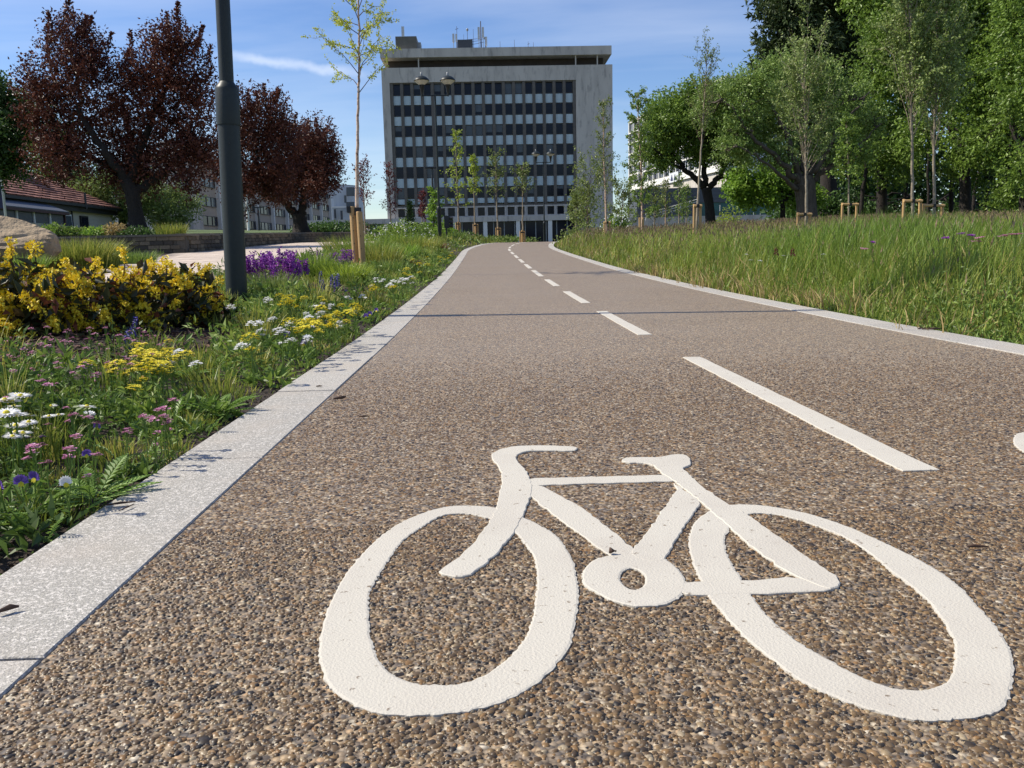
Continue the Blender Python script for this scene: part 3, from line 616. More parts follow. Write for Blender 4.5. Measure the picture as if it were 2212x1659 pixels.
# ------------------------------------------------------------------ lamp posts
def bigpost():
    x, y, z = at(512, 650, 6.5); z = float(g(x, y))
    t = thing('lamp_post', 'large dark grey lamp column in the flowerbed beside the cycle track', 'lamp post', (x, y, z))
    r1, hh = .0775, 1.62
    b = MB(); b.lathe([(r1, -.2), (r1, 1.30), (r1 * .99, 1.315)], (x, y, z), 40); b.build('base_compartment', m_post, t, smooth=True)
    b = MB(); b.lathe([(r1 + .006, 1.31), (r1 + .007, 1.318), (r1 + .007, 1.56), (r1 + .003, 1.575), (.062, 1.60), (.052, 1.615)], (x, y, z), 40); b.build('collar', m_post, t, smooth=True)
    b = MB(); b.lathe([(.0515, 1.60), (.044, 5.2)], (x, y, z), 32); b.build('shaft', m_post, t, smooth=True)
    for k, (a, zz_) in enumerate(((-1.35, 1.18), (-1.25, .62))):
        px, py = x + (r1 + .001) * math.cos(a), y + (r1 + .001) * math.sin(a)
        b = MB(); b.tube([(px, py, z + zz_), (px + .006 * math.cos(a), py + .006 * math.sin(a), z + zz_)], .008, 10); b.build('lock_bolt', m_black, t)
    # luminaire arm far above the picture
    b = MB(); b.tube([(x - .55, y, z + 5.1), (x, y, z + 5.15), (x + .55, y, z + 5.1)], .025, 10); b.build('crossarm', m_post, t)
    for s in (-1, 1):
        b = MB(); b.lathe([(.02, 5.1), (.06, 5.45), (.30, 5.62), (.27, 5.68), (.12, 5.80), (.02, 5.84)], (x + s * .55, y, z), 20); b.build('lamp_head', m_post, t, smooth=True)
    t.rotation_euler = (0, .022, 0)
bigpost()
def twinlamp(u, y, vtop, label, rz=0.0, span=1.05):
    x = at(u, 560, y)[0]; z = float(g(x, y)); top = at(u, vtop, y)[2]
    H = top - z
    t = thing('street_lamp', label, 'street lamp', (x, y, z), 'twin headed street lamps along the cycle track')
    b = MB(); b.lathe([(.085, -.2), (.085, 1.3), (.09, 1.31), (.09, 1.42), (.05, 1.47)], (x, y, z), 16); b.build('base_compartment', m_post, t, smooth=True)
    armz = z + H - .92
    b = MB(); b.lathe([(.048, 1.45), (.036, armz - z + .05)], (x, y, z), 12); b.build('shaft', m_post, t, smooth=True)
    c, s_ = math.cos(rz), math.sin(rz)
    b = MB(); b.tube([(x - c * span / 2, y - s_ * span / 2, armz), (x + c * span / 2, y + s_ * span / 2, armz)], .024, 8); b.build('crossarm', m_post, t)
    for k in (-1, 1):
        cx, cy = x + k * c * span / 2, y + k * s_ * span / 2
        b = MB(); b.lathe([(.0, armz - z - .05), (.03, armz - z - .03), (.035, armz - z), (.10, armz - z + .40), (.115, armz - z + .42), (.0, armz - z + .43)], (cx, cy, z), 14); h = b.build('stem', m_black, t, smooth=True)
        b = MB(); b.lathe([(.115, armz - z + .42), (.28, armz - z + .55), (.295, armz - z + .575)], (cx, cy, z), 20); b.build('bowl', m_bowl, t, smooth=True)
        b = MB(); b.lathe([(.295, armz - z + .57), (.315, armz - z + .565), (.315, armz - z + .59), (.27, armz - z + .66), (.17, armz - z + .735), (.06, armz - z + .77), (.035, armz - z + .775)], (cx, cy, z), 24); hd = b.build('hood', m_post, t, smooth=True)
        b = MB(); b.lathe([(.035, armz - z + .77), (.04, armz - z + .83), (.03, armz - z + .90), (.0, armz - z + .92)], (cx, cy, z), 10); b.build('finial', m_zinc, hd, smooth=True)
    return t, (x, y, z)
t2, p2 = twinlamp(952, 36, 155, 'tall twin headed street lamp in front of the left windows of the tall office block', .05)
twinlamp(1177, 62, 322, 'smaller distant twin headed street lamp beyond the crest, right of the office block middle', .03)
# signal head beside the lamp
x, y, z = at(964, 491, 37.5)
t = thing('traffic_signal', 'black signal head on a thin post just right of the nearer twin lamp', 'traffic light', (x, y, float(g(x, y))))
b = MB(); b.tube([(x, y, float(g(x, y)) - .1), (x, y, z + .5)], .035, 8); b.build('post', m_black, t)
b = MB(); b.box((x + .03, y, z + .22), (.22, .18, .52)); b.build('housing', m_black, t)
for k in range(3):
    b = MB(); b.tube([(x + .12, y - .02, z + .07 + .16 * k), (x + .30, y - .05, z + .05 + .16 * k)], (.075, .08), 10); b.build('visor', m_black, t)
def thinlamp(u, y, v0, v1, label, arm=.5, m=m_black, two=True):
    x, _, z1 = at(u, v1, y); z = float(min(g(x, y), at(u, v0, y)[2]))
    t = thing('lamp_column', label, 'lamp post', (x, y, z))
    b = MB(); b.tube([(x, y, z - .2), (x, y, z1)], (.075 * y / 60 + .03, .045 * y / 60 + .015), 8); b.build('shaft', m, t)
    b = MB()
    for k in ((-1, 1) if two else (-1,)): b.box((x + k * arm * .6, y, z1 - .06), (arm, .25, .12))
    b.build('lamp_head', m_zinc if m is m_zinc else m, t)
thinlamp(933, 70, 505, 361, 'slim dark lamp column with flat heads left of the nearer twin lamp', .5)
thinlamp(388, 90, 500, 420, 'thin dark pole standing left of the concrete stair tower', .1, m_rust, False)
thinlamp(531, 100, 500, 410, 'white pole just right of the large lamp column, before the beige offices', .1, m_frame, False)
thinlamp(557, 105, 500, 447, 'small dark twin lamp on the lawn before the beige offices', .55)

# ------------------------------------------------------------------ stone retaining wall
wt = thing('retaining_wall', 'low coursed sandstone retaining wall round the raised lawn on the left', 'wall', (WX, WY, float(g(WX + .3, WY))))
segs = [((-22.0, WY + .6), (WX, WY)), ((WX, WY), (WX + .15, 58.0))]
stone = [MB().box((0, 0, 0), (1, .06, .105), rnd=k).mesh('stone', m_stone) for k in (.05, .25, .45, .6, .8, .97)]
core = MB(); rest = MB(); cnt = 0
def ztop(x, y): return .455 + .0275 * y + .02
for (a, c) in segs:
    a, c = np.array(a), np.array(c); d = c - a; L = np.linalg.norm(d); d /= L; ang = math.atan2(d[1], d[0]); nrm = np.array([d[1], -d[0]])
    n = int(L / 1.0)
    for i in range(n):
        p0, p1 = a + d * L * i / n, a + d * L * (i + 1) / n
        mid = (p0 + p1) / 2; zt = ztop(*mid); zb = float(zp(mid[1])) - .2
        core.box((mid[0] - nrm[0] * .13, mid[1] - nrm[1] * .13, (zt + zb) / 2), (L / n + .002, .24, zt - zb), ang)
        cb_ = MB().box((mid[0] - nrm[0] * .11, mid[1] - nrm[1] * .11, zt + .03), (L / n - .008, .36, .06), ang, rnd=R.random())
        cb_.build('coping_stone', m_coping, wt)
    for r in range(8):
        s_ = -R.random() * .3
        while s_ < L:
            w = R.uniform(.24, .46); mid = a + d * (s_ + w / 2)
            zt = ztop(*mid); z = zt - .06 - r * .122
            if 0 <= s_ and s_ + w <= L and z > float(zp(mid[1])) - .02:
                off = .03 + R.uniform(-.008, .014) - .02
                loc = (mid[0] + nrm[0] * off, mid[1] + nrm[1] * off, z)
                vis = mid[0] > -14.5 and mid[1] < 35
                if vis and cnt < 290:
                    piece('stone', stone[R.integers(6)], wt, loc, ang, (w - .014, 1, 1)); cnt += 1
                else:
                    rest.box(loc, (w - .014, .06, .105), ang, rnd=R.random())
            s_ += w
core.build('mortar_core', m_mortar, wt)
rest.build('stonework', m_stone, wt)['kind'] = 'stuff'
# lawn behind the wall
xl = np.unique(np.r_[np.linspace(-60, -14, 30), np.linspace(-14, WX - .2, 20)]); yl = np.linspace(WY + .2, 110, 90)
X, Y = np.meshgrid(xl, yl); b = MB(); i = np.arange(X.size).reshape(X.shape)
b.add(np.stack([X, Y, g(X, Y) + .012], 2).reshape(-1, 3), q=np.stack([i[:-1, :-1], i[:-1, 1:], i[1:, 1:], i[1:, :-1]], 2).reshape(-1, 4))
tag(b.build('lawn', m_lawn, smooth=True), kind='structure')
# boulder
bx, by, bz = at(-8, 505, 13.0)
bz = float(g(bx, by))
nn = 40
V = []; Q = []
for i in range(nn + 1):
    for j in range(nn * 2):
        th_, ph_ = pi * i / nn, pi * j / nn
        d = np.array([math.sin(th_) * math.cos(ph_), math.sin(th_) * math.sin(ph_), math.cos(th_)])
        V.append(d)
V = np.array(V)
pn_ = rdir(26); pd_ = R.uniform(.74, 1.0, 26)                     # facets: the rock is cut by planes
dt = V @ pn_.T; rr = np.min(np.where(dt > .05, pd_ / np.maximum(dt, .05), 9), axis=1).clip(0, 1.3)
rr = rr * (1 + .035 * vnoise(V, 6, 4) + .02 * vnoise(V, 15, 5)) - .07 * np.exp(-(vnoise(V * np.array([.4, .4, 2.2]), 3.3, 9) / .06)**2)
V = V * rr[:, None]
V *= np.array([.74, .66, .60])
for i in range(nn):
    for j in range(nn * 2):
        j2 = (j + 1) % (nn * 2); Q.append((i * nn * 2 + j, (i + 1) * nn * 2 + j, (i + 1) * nn * 2 + j2, i * nn * 2 + j2))
b = MB(); b.add(V + np.array([bx, by, bz + .32]), q=Q)
tag(b.build('boulder', m_rock, origin=(bx, by, bz), smooth=False), 'large brown cracked boulder at the left edge behind the yellow shrub', 'boulder')

# ------------------------------------------------------------------ tall office block
YB = 140.0
def zz3(x, y):                       # reading of an enlargement -> wide-picture pixels
    return (900 + x / 2.962) * .8848, (40 + y / 2.962) * .8848
def B(x, y, Y=YB): return at(*zz3(x, y), Y)
kx = .8848 / 2.962 * YB / F          # metres per reading unit on the facade
mid = 900
xa, xb = B(113, mid)[0], B(1765, mid)[0]
ra, rb = B(168, mid)[0], B(1503, mid)[0]
def zl(y): return B(200, y)[2]
zwall, zslab0, zslab1 = zl(372), zl(301), zl(237)
zr1, zr0 = zl(480), zl(1374)
z0 = 1.0
bld = thing('office_tower', 'tall grey concrete office block with a dark window grid beyond the track', 'building', ((xa + xb) / 2, YB, z0))
D = 16.0
b = MB()
def bxx(b, x0, x1, y0, y1, z0_, z1_, rnd=None): return b.box(((x0 + x1) / 2, (y0 + y1) / 2, (z0_ + z1_) / 2), (abs(x1 - x0), abs(y1 - y0), abs(z1_ - z0_)), rnd=rnd)
bxx(b, xa, ra, YB, YB + D, zl(1462), zwall); bxx(b, rb, xb, YB, YB + D, z0, zwall); bxx(b, ra, rb, YB, YB + D, zr1, zwall)
bxx(b, ra, rb, YB + 1.4, YB + D - .1, zl(1462), zr1 - .01)
b.build('wall', m_conc, bld)
b = MB(); bxx(b, xa - .05, xb - .15, YB - .25, YB + D + 1, zslab0, zslab1); b.build('roof', m_conc, bld)
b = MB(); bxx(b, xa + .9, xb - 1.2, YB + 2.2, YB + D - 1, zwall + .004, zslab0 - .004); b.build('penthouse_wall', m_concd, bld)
for xq in (360, 1498, 1655):
    xx = B(xq, 330)[0]; b = MB(); bxx(b, xx - .09, xx + .09, YB + .15, YB + .35, zwall + .003, zslab0 - .003); b.build('column', m_conc, bld)
NB = 18; pw = (rb - ra - .5) / NB; x0_ = ra + .25
mull = MB().box((0, 0, 0), (.46, .55, zr1 - zr0 - .02)).mesh('mullion', m_mull)
for k in range(NB + 1):
    piece('mullion', mull, bld, (x0_ + k * pw, YB + .42, (zr0 + zr1) / 2))
b = MB(); bxx(b, ra + .01, rb - .01, YB + .20, YB + .9, zr0 - .22, zr0 + .02); b.build('sill', m_mull, bld)
b = MB(); bxx(b, ra + .01, rb - .01, YB + .25, YB + .9, zr1 - .2, zr1 - .004); b.build('head_beam', m_mull, bld)
rows = [(487, 570), (642, 720), (792, 868), (942, 1018), (1092, 1170), (1244, 1320)]
spn = [(572, 640), (722, 790), (870, 940), (1020, 1090), (1172, 1242), (1322, 1362)]
def winmesh(w, h, gm_):
    f = MB(); t_ = .06
    f.box((0, 0, h / 2 - t_ / 2), (w, .12, t_)).box((0, 0, -h / 2 + t_ / 2), (w, .12, t_)).box((-w / 2 + t_ / 2, 0, 0), (t_, .12, h - 2 * t_)).box((w / 2 - t_ / 2, 0, 0), (t_, .12, h - 2 * t_))
    p_ = MB().box((0, .03, 0), (w - 2 * t_, .02, h - 2 * t_))
    return f.mesh('window', m_mull), p_.mesh('pane', gm_)
wcache = {}
bl_me = [MB().box((0, -.01, -q_ / 2), (pw - .60, .03, q_)).mesh('blind', m_glassb) for q_ in (.45, .7, 1.1)]
for (a, c) in rows:
    h = zl(a) - zl(c); zc = (zl(a) + zl(c)) / 2
    for k in range(NB):
        blind = (R.random() < .07)
        key = (round(h, 2), blind)
        if key not in wcache: wcache[key] = winmesh(pw - .47, h, m_glassb if blind else m_glass)
        w = piece('window', wcache[key][0], bld, (x0_ + (k + .5) * pw, YB + .62, zc)); w['_o'] = [0, 0, 0]
        piece('pane', wcache[key][1], w, (0, 0, 0))
        if R.random() < .22: piece('blind', bl_me[R.integers(3)], w, (0, 0, h * .5 - .06))
for (a, c) in spn:
    h = zl(a) - zl(c) - .06; zc = (zl(a) + zl(c)) / 2
    ms = [MB().box((0, 0, 0), (pw - .47, .08, h), rnd=k).mesh('spandrel', m_panel) for k in (.1, .5, .9)]
    for k in range(NB): piece('spandrel', ms[R.integers(3)], bld, (x0_ + (k + .5) * pw, YB + .60, zc))
# floor under the grid: square windows between concrete piers
h = zl(1396) - zl(1452); zc = (zl(1396) + zl(1452)) / 2
wm = winmesh(pw * .68, h, m_glass)
pier = MB().box((0, 0, 0), (pw * .30, .6, h + .1)).mesh('pier', m_conc)
b = MB(); bxx(b, ra + .01, rb - .01, YB + .1, YB + 1.3, zr0 - .225, zl(1396) + .05); bxx(b, ra + .01, rb - .01, YB + .1, YB + 1.3, zl(1452) - .05, zl(1466)); b.build('lintel', m_conc, bld)
for k in range(NB):
    w = piece('window', wm[0], bld, (x0_ + (k + .5) * pw, YB + .6, zc)); w['_o'] = [0, 0, 0]; piece('pane', wm[1], w, (0, 0, 0))
for k in range(NB + 1): piece('pier', pier, bld, (x0_ + k * pw, YB + .42, zc))
# low wing with a pale band, running out to the left
wx0 = at(655, 480, YB)[0]
zb1, zb0 = zl(1464), zl(1500)
b = MB(); bxx(b, wx0, rb - .05, YB - 1.2, YB + .02, zb0, zb1); bxx(b, wx0, xa - .02, YB + .02, YB + 9, zb0, zb1); b.build('canopy_band', m_conc, bld)
gw = (rb - wx0) / 26
gp = MB().box((0, 0, 0), (gw - .16, .05, zb0 - z0 - .95)).mesh('ground_floor_window', m_glass)
gl = MB().box((0, 0, 0), (gw - .05, .08, .85)).mesh('ground_floor_panel', m_panel)
gc = MB().box((0, 0, 0), (.14, .16, zb0 - z0)).mesh('glazing_bar', m_zinc)
for k in range(26):
    xx = wx0 + (k + .5) * gw
    piece('ground_floor_window', gp, bld, (xx, YB - .3, (zb0 + z0 + .95) / 2)); piece('ground_floor_panel', gl, bld, (xx, YB - .3, z0 + .44)); piece('glazing_bar', gc, bld, (xx - gw / 2, YB - .32, (zb0 + z0) / 2))
for xq in (620, 845, 1080, 1310):
    xx = B(xq, 1560)[0]; b = MB(); bxx(b, xx - .32, xx + .32, YB - 1.1, YB - .5, z0, zb0 - .004); b.build('column', m_frame, bld)
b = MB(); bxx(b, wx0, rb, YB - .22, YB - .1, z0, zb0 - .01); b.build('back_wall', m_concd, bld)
# ---- rooftop things
zt = zslab1
x0, x1 = B(192, 200)[0], B(345, 200)[0]; zt1 = B(260, 137)[2]
t = thing('plant_room', 'louvred lift housing on the left end of the office block roof', 'plant room', ((x0 + x1) / 2, YB + 2, zt))
b = MB(); bxx(b, x0, x1, YB + .6, YB + 4.6, zt + .002, zt1); b.build('wall', m_louv, t)
for k in range(12):
    zc = zt + .12 + k * (zt1 - zt - .1) / 12; b = MB(); bxx(b, x0 + .04, x1 - .04, YB + .52, YB + .598, zc, zc + .09); b.build('slat', m_louv, t)
b = MB(); bxx(b, x1 + .01, x1 + .6, YB + 1.4, YB + 3.4, zt + .002, zt + 1.3); b.build('side_box', m_zinc, t)
def antenna(xq, yq0, yq1, w, d, label, tilt=0.0, m=m_anten, pole=True, yy_=YB + .8):
    xx = B(xq, yq1)[0]; z1_, z2_ = B(xq, yq1)[2], B(xq, yq0)[2]
    t = thing('panel_antenna', label, 'antenna', (xx, yy_, zt), 'mobile phone antennas on the office block roof')
    b = MB(); bxx(b, xx - w / 2, xx + w / 2, yy_ - d, yy_ - .01, z1_, z2_); b.build('panel', m, t)
    b = MB(); b.tube([(xx, yy_ + .06, zt - .0), (xx, yy_ + .06, z2_ - .1)], .05, 6); b.build('pole', m_zinc, t)
antenna(246, 66, 140, .42, .3, 'white panel antenna on a pole before the louvred lift housing')
antenna(613, 118, 180, .32, .25, 'leftmost white panel antenna of the roof cluster, left of the grey cabin')
antenna(634, 120, 175, .30, .25, 'second panel antenna left of the grey roof cabin')
antenna(797, 70, 150, .34, .25, 'tall white panel antenna, left one of the pair right of the cabin')
antenna(827, 70, 145, .34, .25, 'tall white panel antenna, right one of the pair right of the cabin')
antenna(851, 140, 205, .30, .25, 'short white panel antenna at the right end of the roof cluster')
x0, x1 = B(642, 190)[0], B(752, 190)[0]; z1_ = B(700, 157)[2]
t = thing('equipment_cabin', 'grey ribbed equipment cabin amid the antennas on the office block roof', 'cabin', ((x0 + x1) / 2, YB + 2, zt))
b = MB(); bxx(b, x0, x1, YB + .9, YB + 4, zt + .002, z1_); b.build('wall', m_slate, t)
for k in range(9):
    xx = x0 + (k + .5) * (x1 - x0) / 9; b = MB(); bxx(b, xx - .05, xx + .05, YB + .84, YB + .898, zt + .05, z1_ - .1); b.build('rib', m_slate, t)
def mast(xq, yq0, label, r=.05, head=False, m=m_rust, bars=()):
    xx = B(xq, 150)[0]; z2_ = B(xq, yq0)[2]; y_ = YB + 1.6
    t = thing('roof_mast', label, 'mast', (xx, y_, zt), 'masts and rods on the office block roof')
    b = MB(); b.tube([(xx, y_, zt), (xx, y_, z2_)], (r, r * .6), 6); b.build('pole', m, t)
    if head:
        b = MB(); b.lathe([(.0, 0), (.17, .06), (.19, .3), (.1, .42), (0, .45)], (xx, y_, z2_), 10); b.build('head', m_zinc, t)
    for (dx, zq, L) in bars:
        zq = B(xq, zq)[2]; b = MB(); b.tube([(xx + dx, y_, zq), (xx + dx + L, y_ + .02, zq + .15)], .03, 6); b.build('strut', m_rust, t)
mast(637, 52, 'rod mast with a small cross piece at the left of the antenna cluster', .05, False, m_rust, ((-.25, 75, .5),))
mast(686, 112, 'short dark rod standing above the grey roof cabin', .035)
mast(714, 88, 'mast with a round sensor head above the grey roof cabin', .05, True)
mast(757, 72, 'thin rod right of the sensor mast on the roof', .035, False, m_rust, ((-1.4, 150, 2.4), (-.6, 165, 1.6), (-.5, 185, 1.4)))
mast(812, 14, 'tallest brown mast between the paired white antennas', .11, False, m_rust, ((-.5, 150, 1.1), (-.4, 175, .9)))
mast(843, 150, 'stub mast carrying the small dish at the cluster right end', .07, True)
mast(951, 162, 'first lone lightning rod right of the antenna cluster', .035)
mast(1056, 150, 'second lone lightning rod right of the antenna cluster', .035)
mast(1157, 163, 'third lone lightning rod, with a small bracket', .035, False, m_rust, ((-.1, 185, .3),))
mast(1195, 167, 'fourth lone lightning rod, farthest right on the roof', .035)
mast(395, 215, 'stubby vent pipe right of the louvred lift housing', .09)

# ------------------------------------------------------------------ long beige offices on the left
oa = at(418, 419, 158); ob = at(712, 468, 259)
d2 = (ob - oa)[:2]; L = np.linalg.norm(d2); d2 /= L; ang = math.atan2(d2[1], d2[0]); n2 = np.array([d2[1], -d2[0]])
offs = thing('office_range', 'long beige office building with bands of windows behind the copper trees', 'building', (oa[0], oa[1], 6))
def OP(s, out, z): return (oa[0] + d2[0] * s + n2[0] * out, oa[1] + d2[1] * s + n2[1] * out, z)
b = MB(); b.box(OP(L / 2, -6, 11), (L, 11.8, 16), ang); b.build('wall', m_beige, offs)
st = 3.55; nb = 9; bw = L / nb
om = {}
for r in range(4):
    zc = 7.85 + r * st - .0
    for k in range(nb):
        w_ = bw - 1.5
        if r == 0 and k > 6: pass
        if 'w' not in om:
            f = MB(); f.box((0, 0, .85), (w_, .2, .12)).box((0, 0, -.85), (w_, .2, .12))
            for q_ in np.linspace(-w_ / 2 + .06, w_ / 2 - .06, 5): f.box((q_, 0, 0), (.12, .2, 1.58))
            om['w'] = f.mesh('window', m_mull)
            om['p'] = [MB().box((0, .03, 0), (w_ - .1, .05, 1.6)).mesh('pane', m_) for m_ in (m_glass, m_glassb)]
        w = piece('window', om['w'], offs, OP(bw * (k + .5), .04, zc), ang); w['_o'] = [0, 0, 0]
        piece('pane', om['p'][int(R.random() < .3)], w, (0, 0, 0))
for k in range(nb + 1):
    b = MB(); b.box(OP(bw * k, .25, 11.0), (.8, .9, 16.2), ang); b.build('pier', m_frame if k else m_conc, offs)
b = MB(); b.box(OP(-2.6, -1, 12), (4.6, 5, 18), ang); b.box(OP(-10, -5, 9), (10, 9, 15), ang); b.build('stair_tower', m_conc, offs)
b = MB(); b.box(OP(L / 2, -6, 19.3), (L + .4, 12.4, .5), ang); b.build('roof', m_conc, offs)
# white rounded block at the far end
cx0 = at(700, 470, 285); cx1 = at(767, 470, 285); ztop_ = at(745, 398, 285)[2]
wb = thing('white_block', 'white rendered block with a curved end wall far behind the nearest birch', 'building', (cx1[0], 285, 5))
b = MB(); P = []
rad = 7.0
pl = [(cx0[0] - 8, 285), (cx1[0] - 6.6, 285)] + [(cx1[0] - 6.6 + 0.0 + rad * math.sin(a), 285 + .8 + rad * (1 - math.cos(a))) for a in np.linspace(.1, 1.5, 9)] + [(cx1[0], 310), (cx0[0] - 8, 310)]
P = np.array(pl); k = len(P); V = np.concatenate([np.c_[P, np.full(k, 2.)], np.c_[P, np.full(k, ztop_)]]); i = np.arange(k); j = (i + 1) % k
b.add(V, q=np.stack([i, j, j + k, i + k], 1)); poly(b, P, ztop_ - .3, .3); b.build('wall', m_bwhite, wb)
for u_, v_, w_, h_ in ((757, 447, 2.6, 3.2), (757, 414, 2.6, 2.8), (746, 430, .7, 2.4), (724, 462, .7, 3.0), (738, 465, .7, 3.0)):
    p_ = at(u_, v_, 284.6); b = MB(); b.box(p_, (w_, .3, h_)); f = b.build('window', m_mull, wb)
    b = MB(); b.box((p_[0], p_[1] - .16, p_[2]), (w_ - .3, .06, h_ - .3)); b.build('pane', m_glassb, f)
b = MB(); b.box((at(740, 447, 284.8)[0] - 2, 284.85, at(740, 447, 284.8)[2]), (12, .3, .5)); b.build('band_course', m_frame, wb)

# ------------------------------------------------------------------ red roofed bungalow on the left
Xh = -25.4
hs = thing('bungalow', 'cream bungalow with a red tiled hipped roof behind the retaining wall', 'house', (Xh, 54, 2.2))
ya, yb2 = 38.0, 60.2; ze, dep = 4.12, 9.0
b = MB(); b.box((Xh - dep / 2, (ya + yb2) / 2, (1.2 + ze) / 2), (dep, yb2 - ya, ze - 1.2)); b.build('wall', m_cream, hs)
ov = .5; e0, e1 = Xh + ov, Xh - dep - ov; rzz = ze + 2.75
rx = (e0 + e1) / 2; ry0, ry1 = ya + 2, yb2 - 4.6
rf = MB(); rf.add([(e0, ya - ov, ze), (e0, yb2 + ov, ze), (e1, yb2 + ov, ze), (e1, ya - ov, ze), (rx, ry0, rzz), (rx, ry1, rzz)], t=[(1, 2, 5), (3, 0, 4)], q=[(0, 1, 5, 4), (2, 3, 4, 5), (0, 3, 2, 1)])
roof = rf.build('roof', m_tile, hs)
nr = 15
for r in range(nr):
    f0, f1 = r / nr, (r + 1.12) / nr
    def pt(f, s): return np.array([(e0 + (rx - e0) * f), (ya - ov + (ry0 - ya + ov) * f) if s == 0 else (yb2 + ov + (ry1 - yb2 - ov) * f), ze + (rzz - ze) * f])
    a0, a1, c0, c1 = pt(f0, 0), pt(f0, 1), pt(min(f1, 1), 0), pt(min(f1, 1), 1)
    up = np.array([.05, 0, .085]); n_ = 26
    b = MB()
    for k in range(n_):
        s0, s1 = k / n_ + .002, (k + 1) / n_ - .002; zj = R.normal() * .008
        q0, q1 = a0 + (a1 - a0) * s0, a0 + (a1 - a0) * s1; w0, w1 = c0 + (c1 - c0) * s0, c0 + (c1 - c0) * s1
        b.add([q0 + up + (0, 0, zj), q1 + up + (0, 0, zj), w1 + (.012, 0, .02), w0 + (.012, 0, .02), q0 + (.0, 0, .0), q1 + (0, 0, 0)], q=[(0, 1, 2, 3), (4, 5, 1, 0)], rnd=R.random())
    b.build('tile_course', m_tile, roof)
b = MB(); b.box((e0 + .06, (ya + yb2) / 2, ze - .10), (.14, yb2 - ya + 1, .16)); b.build('gutter', m_black, hs)
b = MB(); b.box((e0 - .2, (ya + yb2) / 2, ze - .32), (.06, yb2 - ya + .6, .3)); b.build('fascia', m_black, hs)
b = MB(); b.box((rx + .9, yb2 - 6.2, rzz + .10), (1.6, 2.6, 1.0), 0, taper=.5); b.build('chimney', m_conc, roof)
b = MB(); b.tube([(e0 + .1, 55.2, ze - .3), (e0 + .1, 55.2, ze + .7)], .07, 8); b.build('soil_pipe', m_black, hs)
def hx(u): return  Xh * F / (u - 1047.0)
for u0, u1, v0, v1, gm_, nm in ((203, 218, 466, 500, m_glass, 'window'), (163, 184, 462, 500, m_glassb, 'door'), (125, 134, 462, 494, m_glass, 'window')):
    y0_, y1_ = hx(u0), hx(u1); ym = (y0_ + y1_) / 2; z1_ = at((u0 + u1) / 2, v0, ym)[2]; z0_ = at((u0 + u1) / 2, v1, ym)[2]
    f = MB(); f.box((Xh + .05, ym, (z0_ + z1_) / 2), (.12, y1_ - y0_, z1_ - z0_)); w = f.build(nm, m_black if nm == 'window' else m_frame, hs)
    b = MB(); b.box((Xh + .12, ym, (z0_ + z1_) / 2), (.03, y1_ - y0_ - .2, z1_ - z0_ - .2)); b.build('pane', gm_, w)
for u in (158, 176, 201):
    b = MB(); b.tube([(Xh + .08, hx(u - 15), 1.6), (Xh + .08, hx(u - 15), ze - .3)], .05, 6); b.build('downpipe', m_black, hs)
# glazed porch with maroon frame
py0, py1 = 38.5, hx(118)
b = MB(); b.box((Xh + .75, (py0 + py1) / 2, 2.15), (1.5, py1 - py0, 1.0)); b.build('porch_base', m_cream, hs)
pg = MB(); pg.box((Xh + .75, (py0 + py1) / 2, 2.95), (1.46, py1 - py0 - .04, .62)); pgo = pg.build('porch_glazing', m_glassb, hs)
for k in range(8):
    yv = py0 + (py1 - py0) * k / 7; b = MB(); b.box((Xh + 1.5, yv, 2.95), (.10, .12, .62)); b.build('frame_post', m_maroon if k in (0, 7) else m_frame, pgo)
b = MB(); b.add([(Xh + 1.7, py0, 3.28), (Xh + 1.7, py1 + .2, 3.28), (Xh, py1 + .2, 3.95), (Xh, py0, 3.95), (Xh + 1.7, py0, 3.40), (Xh + 1.7, py1 + .2, 3.40), (Xh, py1 + .2, 4.03), (Xh, py0, 4.03)], q=[(4, 5, 6, 7), (0, 3, 2, 1), (0, 1, 5, 4), (1, 2, 6, 5), (3, 0, 4, 7)]); b.build('porch_roof', m_slate, hs)
b = MB(); b.box((Xh + 1.68, (py0 + py1) / 2, 3.27), (.1, py1 - py0 + .3, .14)); b.build('porch_fascia', m_maroon, hs)
# sign at the left edge
sx, sy_, sz = at(7, 420, 34)
t = thing('notice_board', 'navy notice board on white posts cut by the left edge before the bungalow', 'sign', (sx, sy_, float(g(sx, sy_))))
b = MB(); b.box((sx - .62, sy_, at(0, 418, 34)[2]), (1.2, .05, 1.1)); b.build('panel', m_navy, t)
b = MB(); b.tube([(sx, sy_, float(g(sx, sy_)) - .2), (sx, sy_, at(7, 388, 34)[2])], .05, 8); b.build('post', m_frame, t)
b = MB(); b.tube([(sx - 1.25, sy_, float(g(sx, sy_)) - .2), (sx - 1.25, sy_, at(7, 388, 34)[2])], .05, 8); b.build('post', m_frame, t)

# ------------------------------------------------------------------ white framed block and slate podium on the right
qa = at(1362, 409, 270); qb = at(1563, 361, 204)
d3 = (qb - qa)[:2]; L0 = np.linalg.norm(d3); d3 /= L0; ang3 = math.atan2(d3[1], d3[0]); n3 = np.array([-d3[1], d3[0]])
if n3[0] > 0: n3 = -n3
L = L0 * 1.02
wt3 = thing('white_grid_block', 'white framed office block with tall windows behind the trees on the right', 'building', (qa[0], qa[1], 12))
def QP(s, out, z): return (qa[0] + d3[0] * s + n3[0] * out, qa[1] + d3[1] * s + n3[1] * out, z)
zb = qa[2]; s3 = 3.15; nf = 6; nb3 = int(L / 4.05); bw3 = L / nb3
b = MB(); b.box(QP(L / 2, -7, zb + s3 * nf / 2 - 5), (L, 13.6, s3 * nf + 10), ang3); b.build('wall', m_bwhite, wt3)
b = MB(); b.box(QP(L / 2, .1, zb + .1), (L + .2, .9, 1.7), ang3); b.build('sill_band', m_frame, wt3)
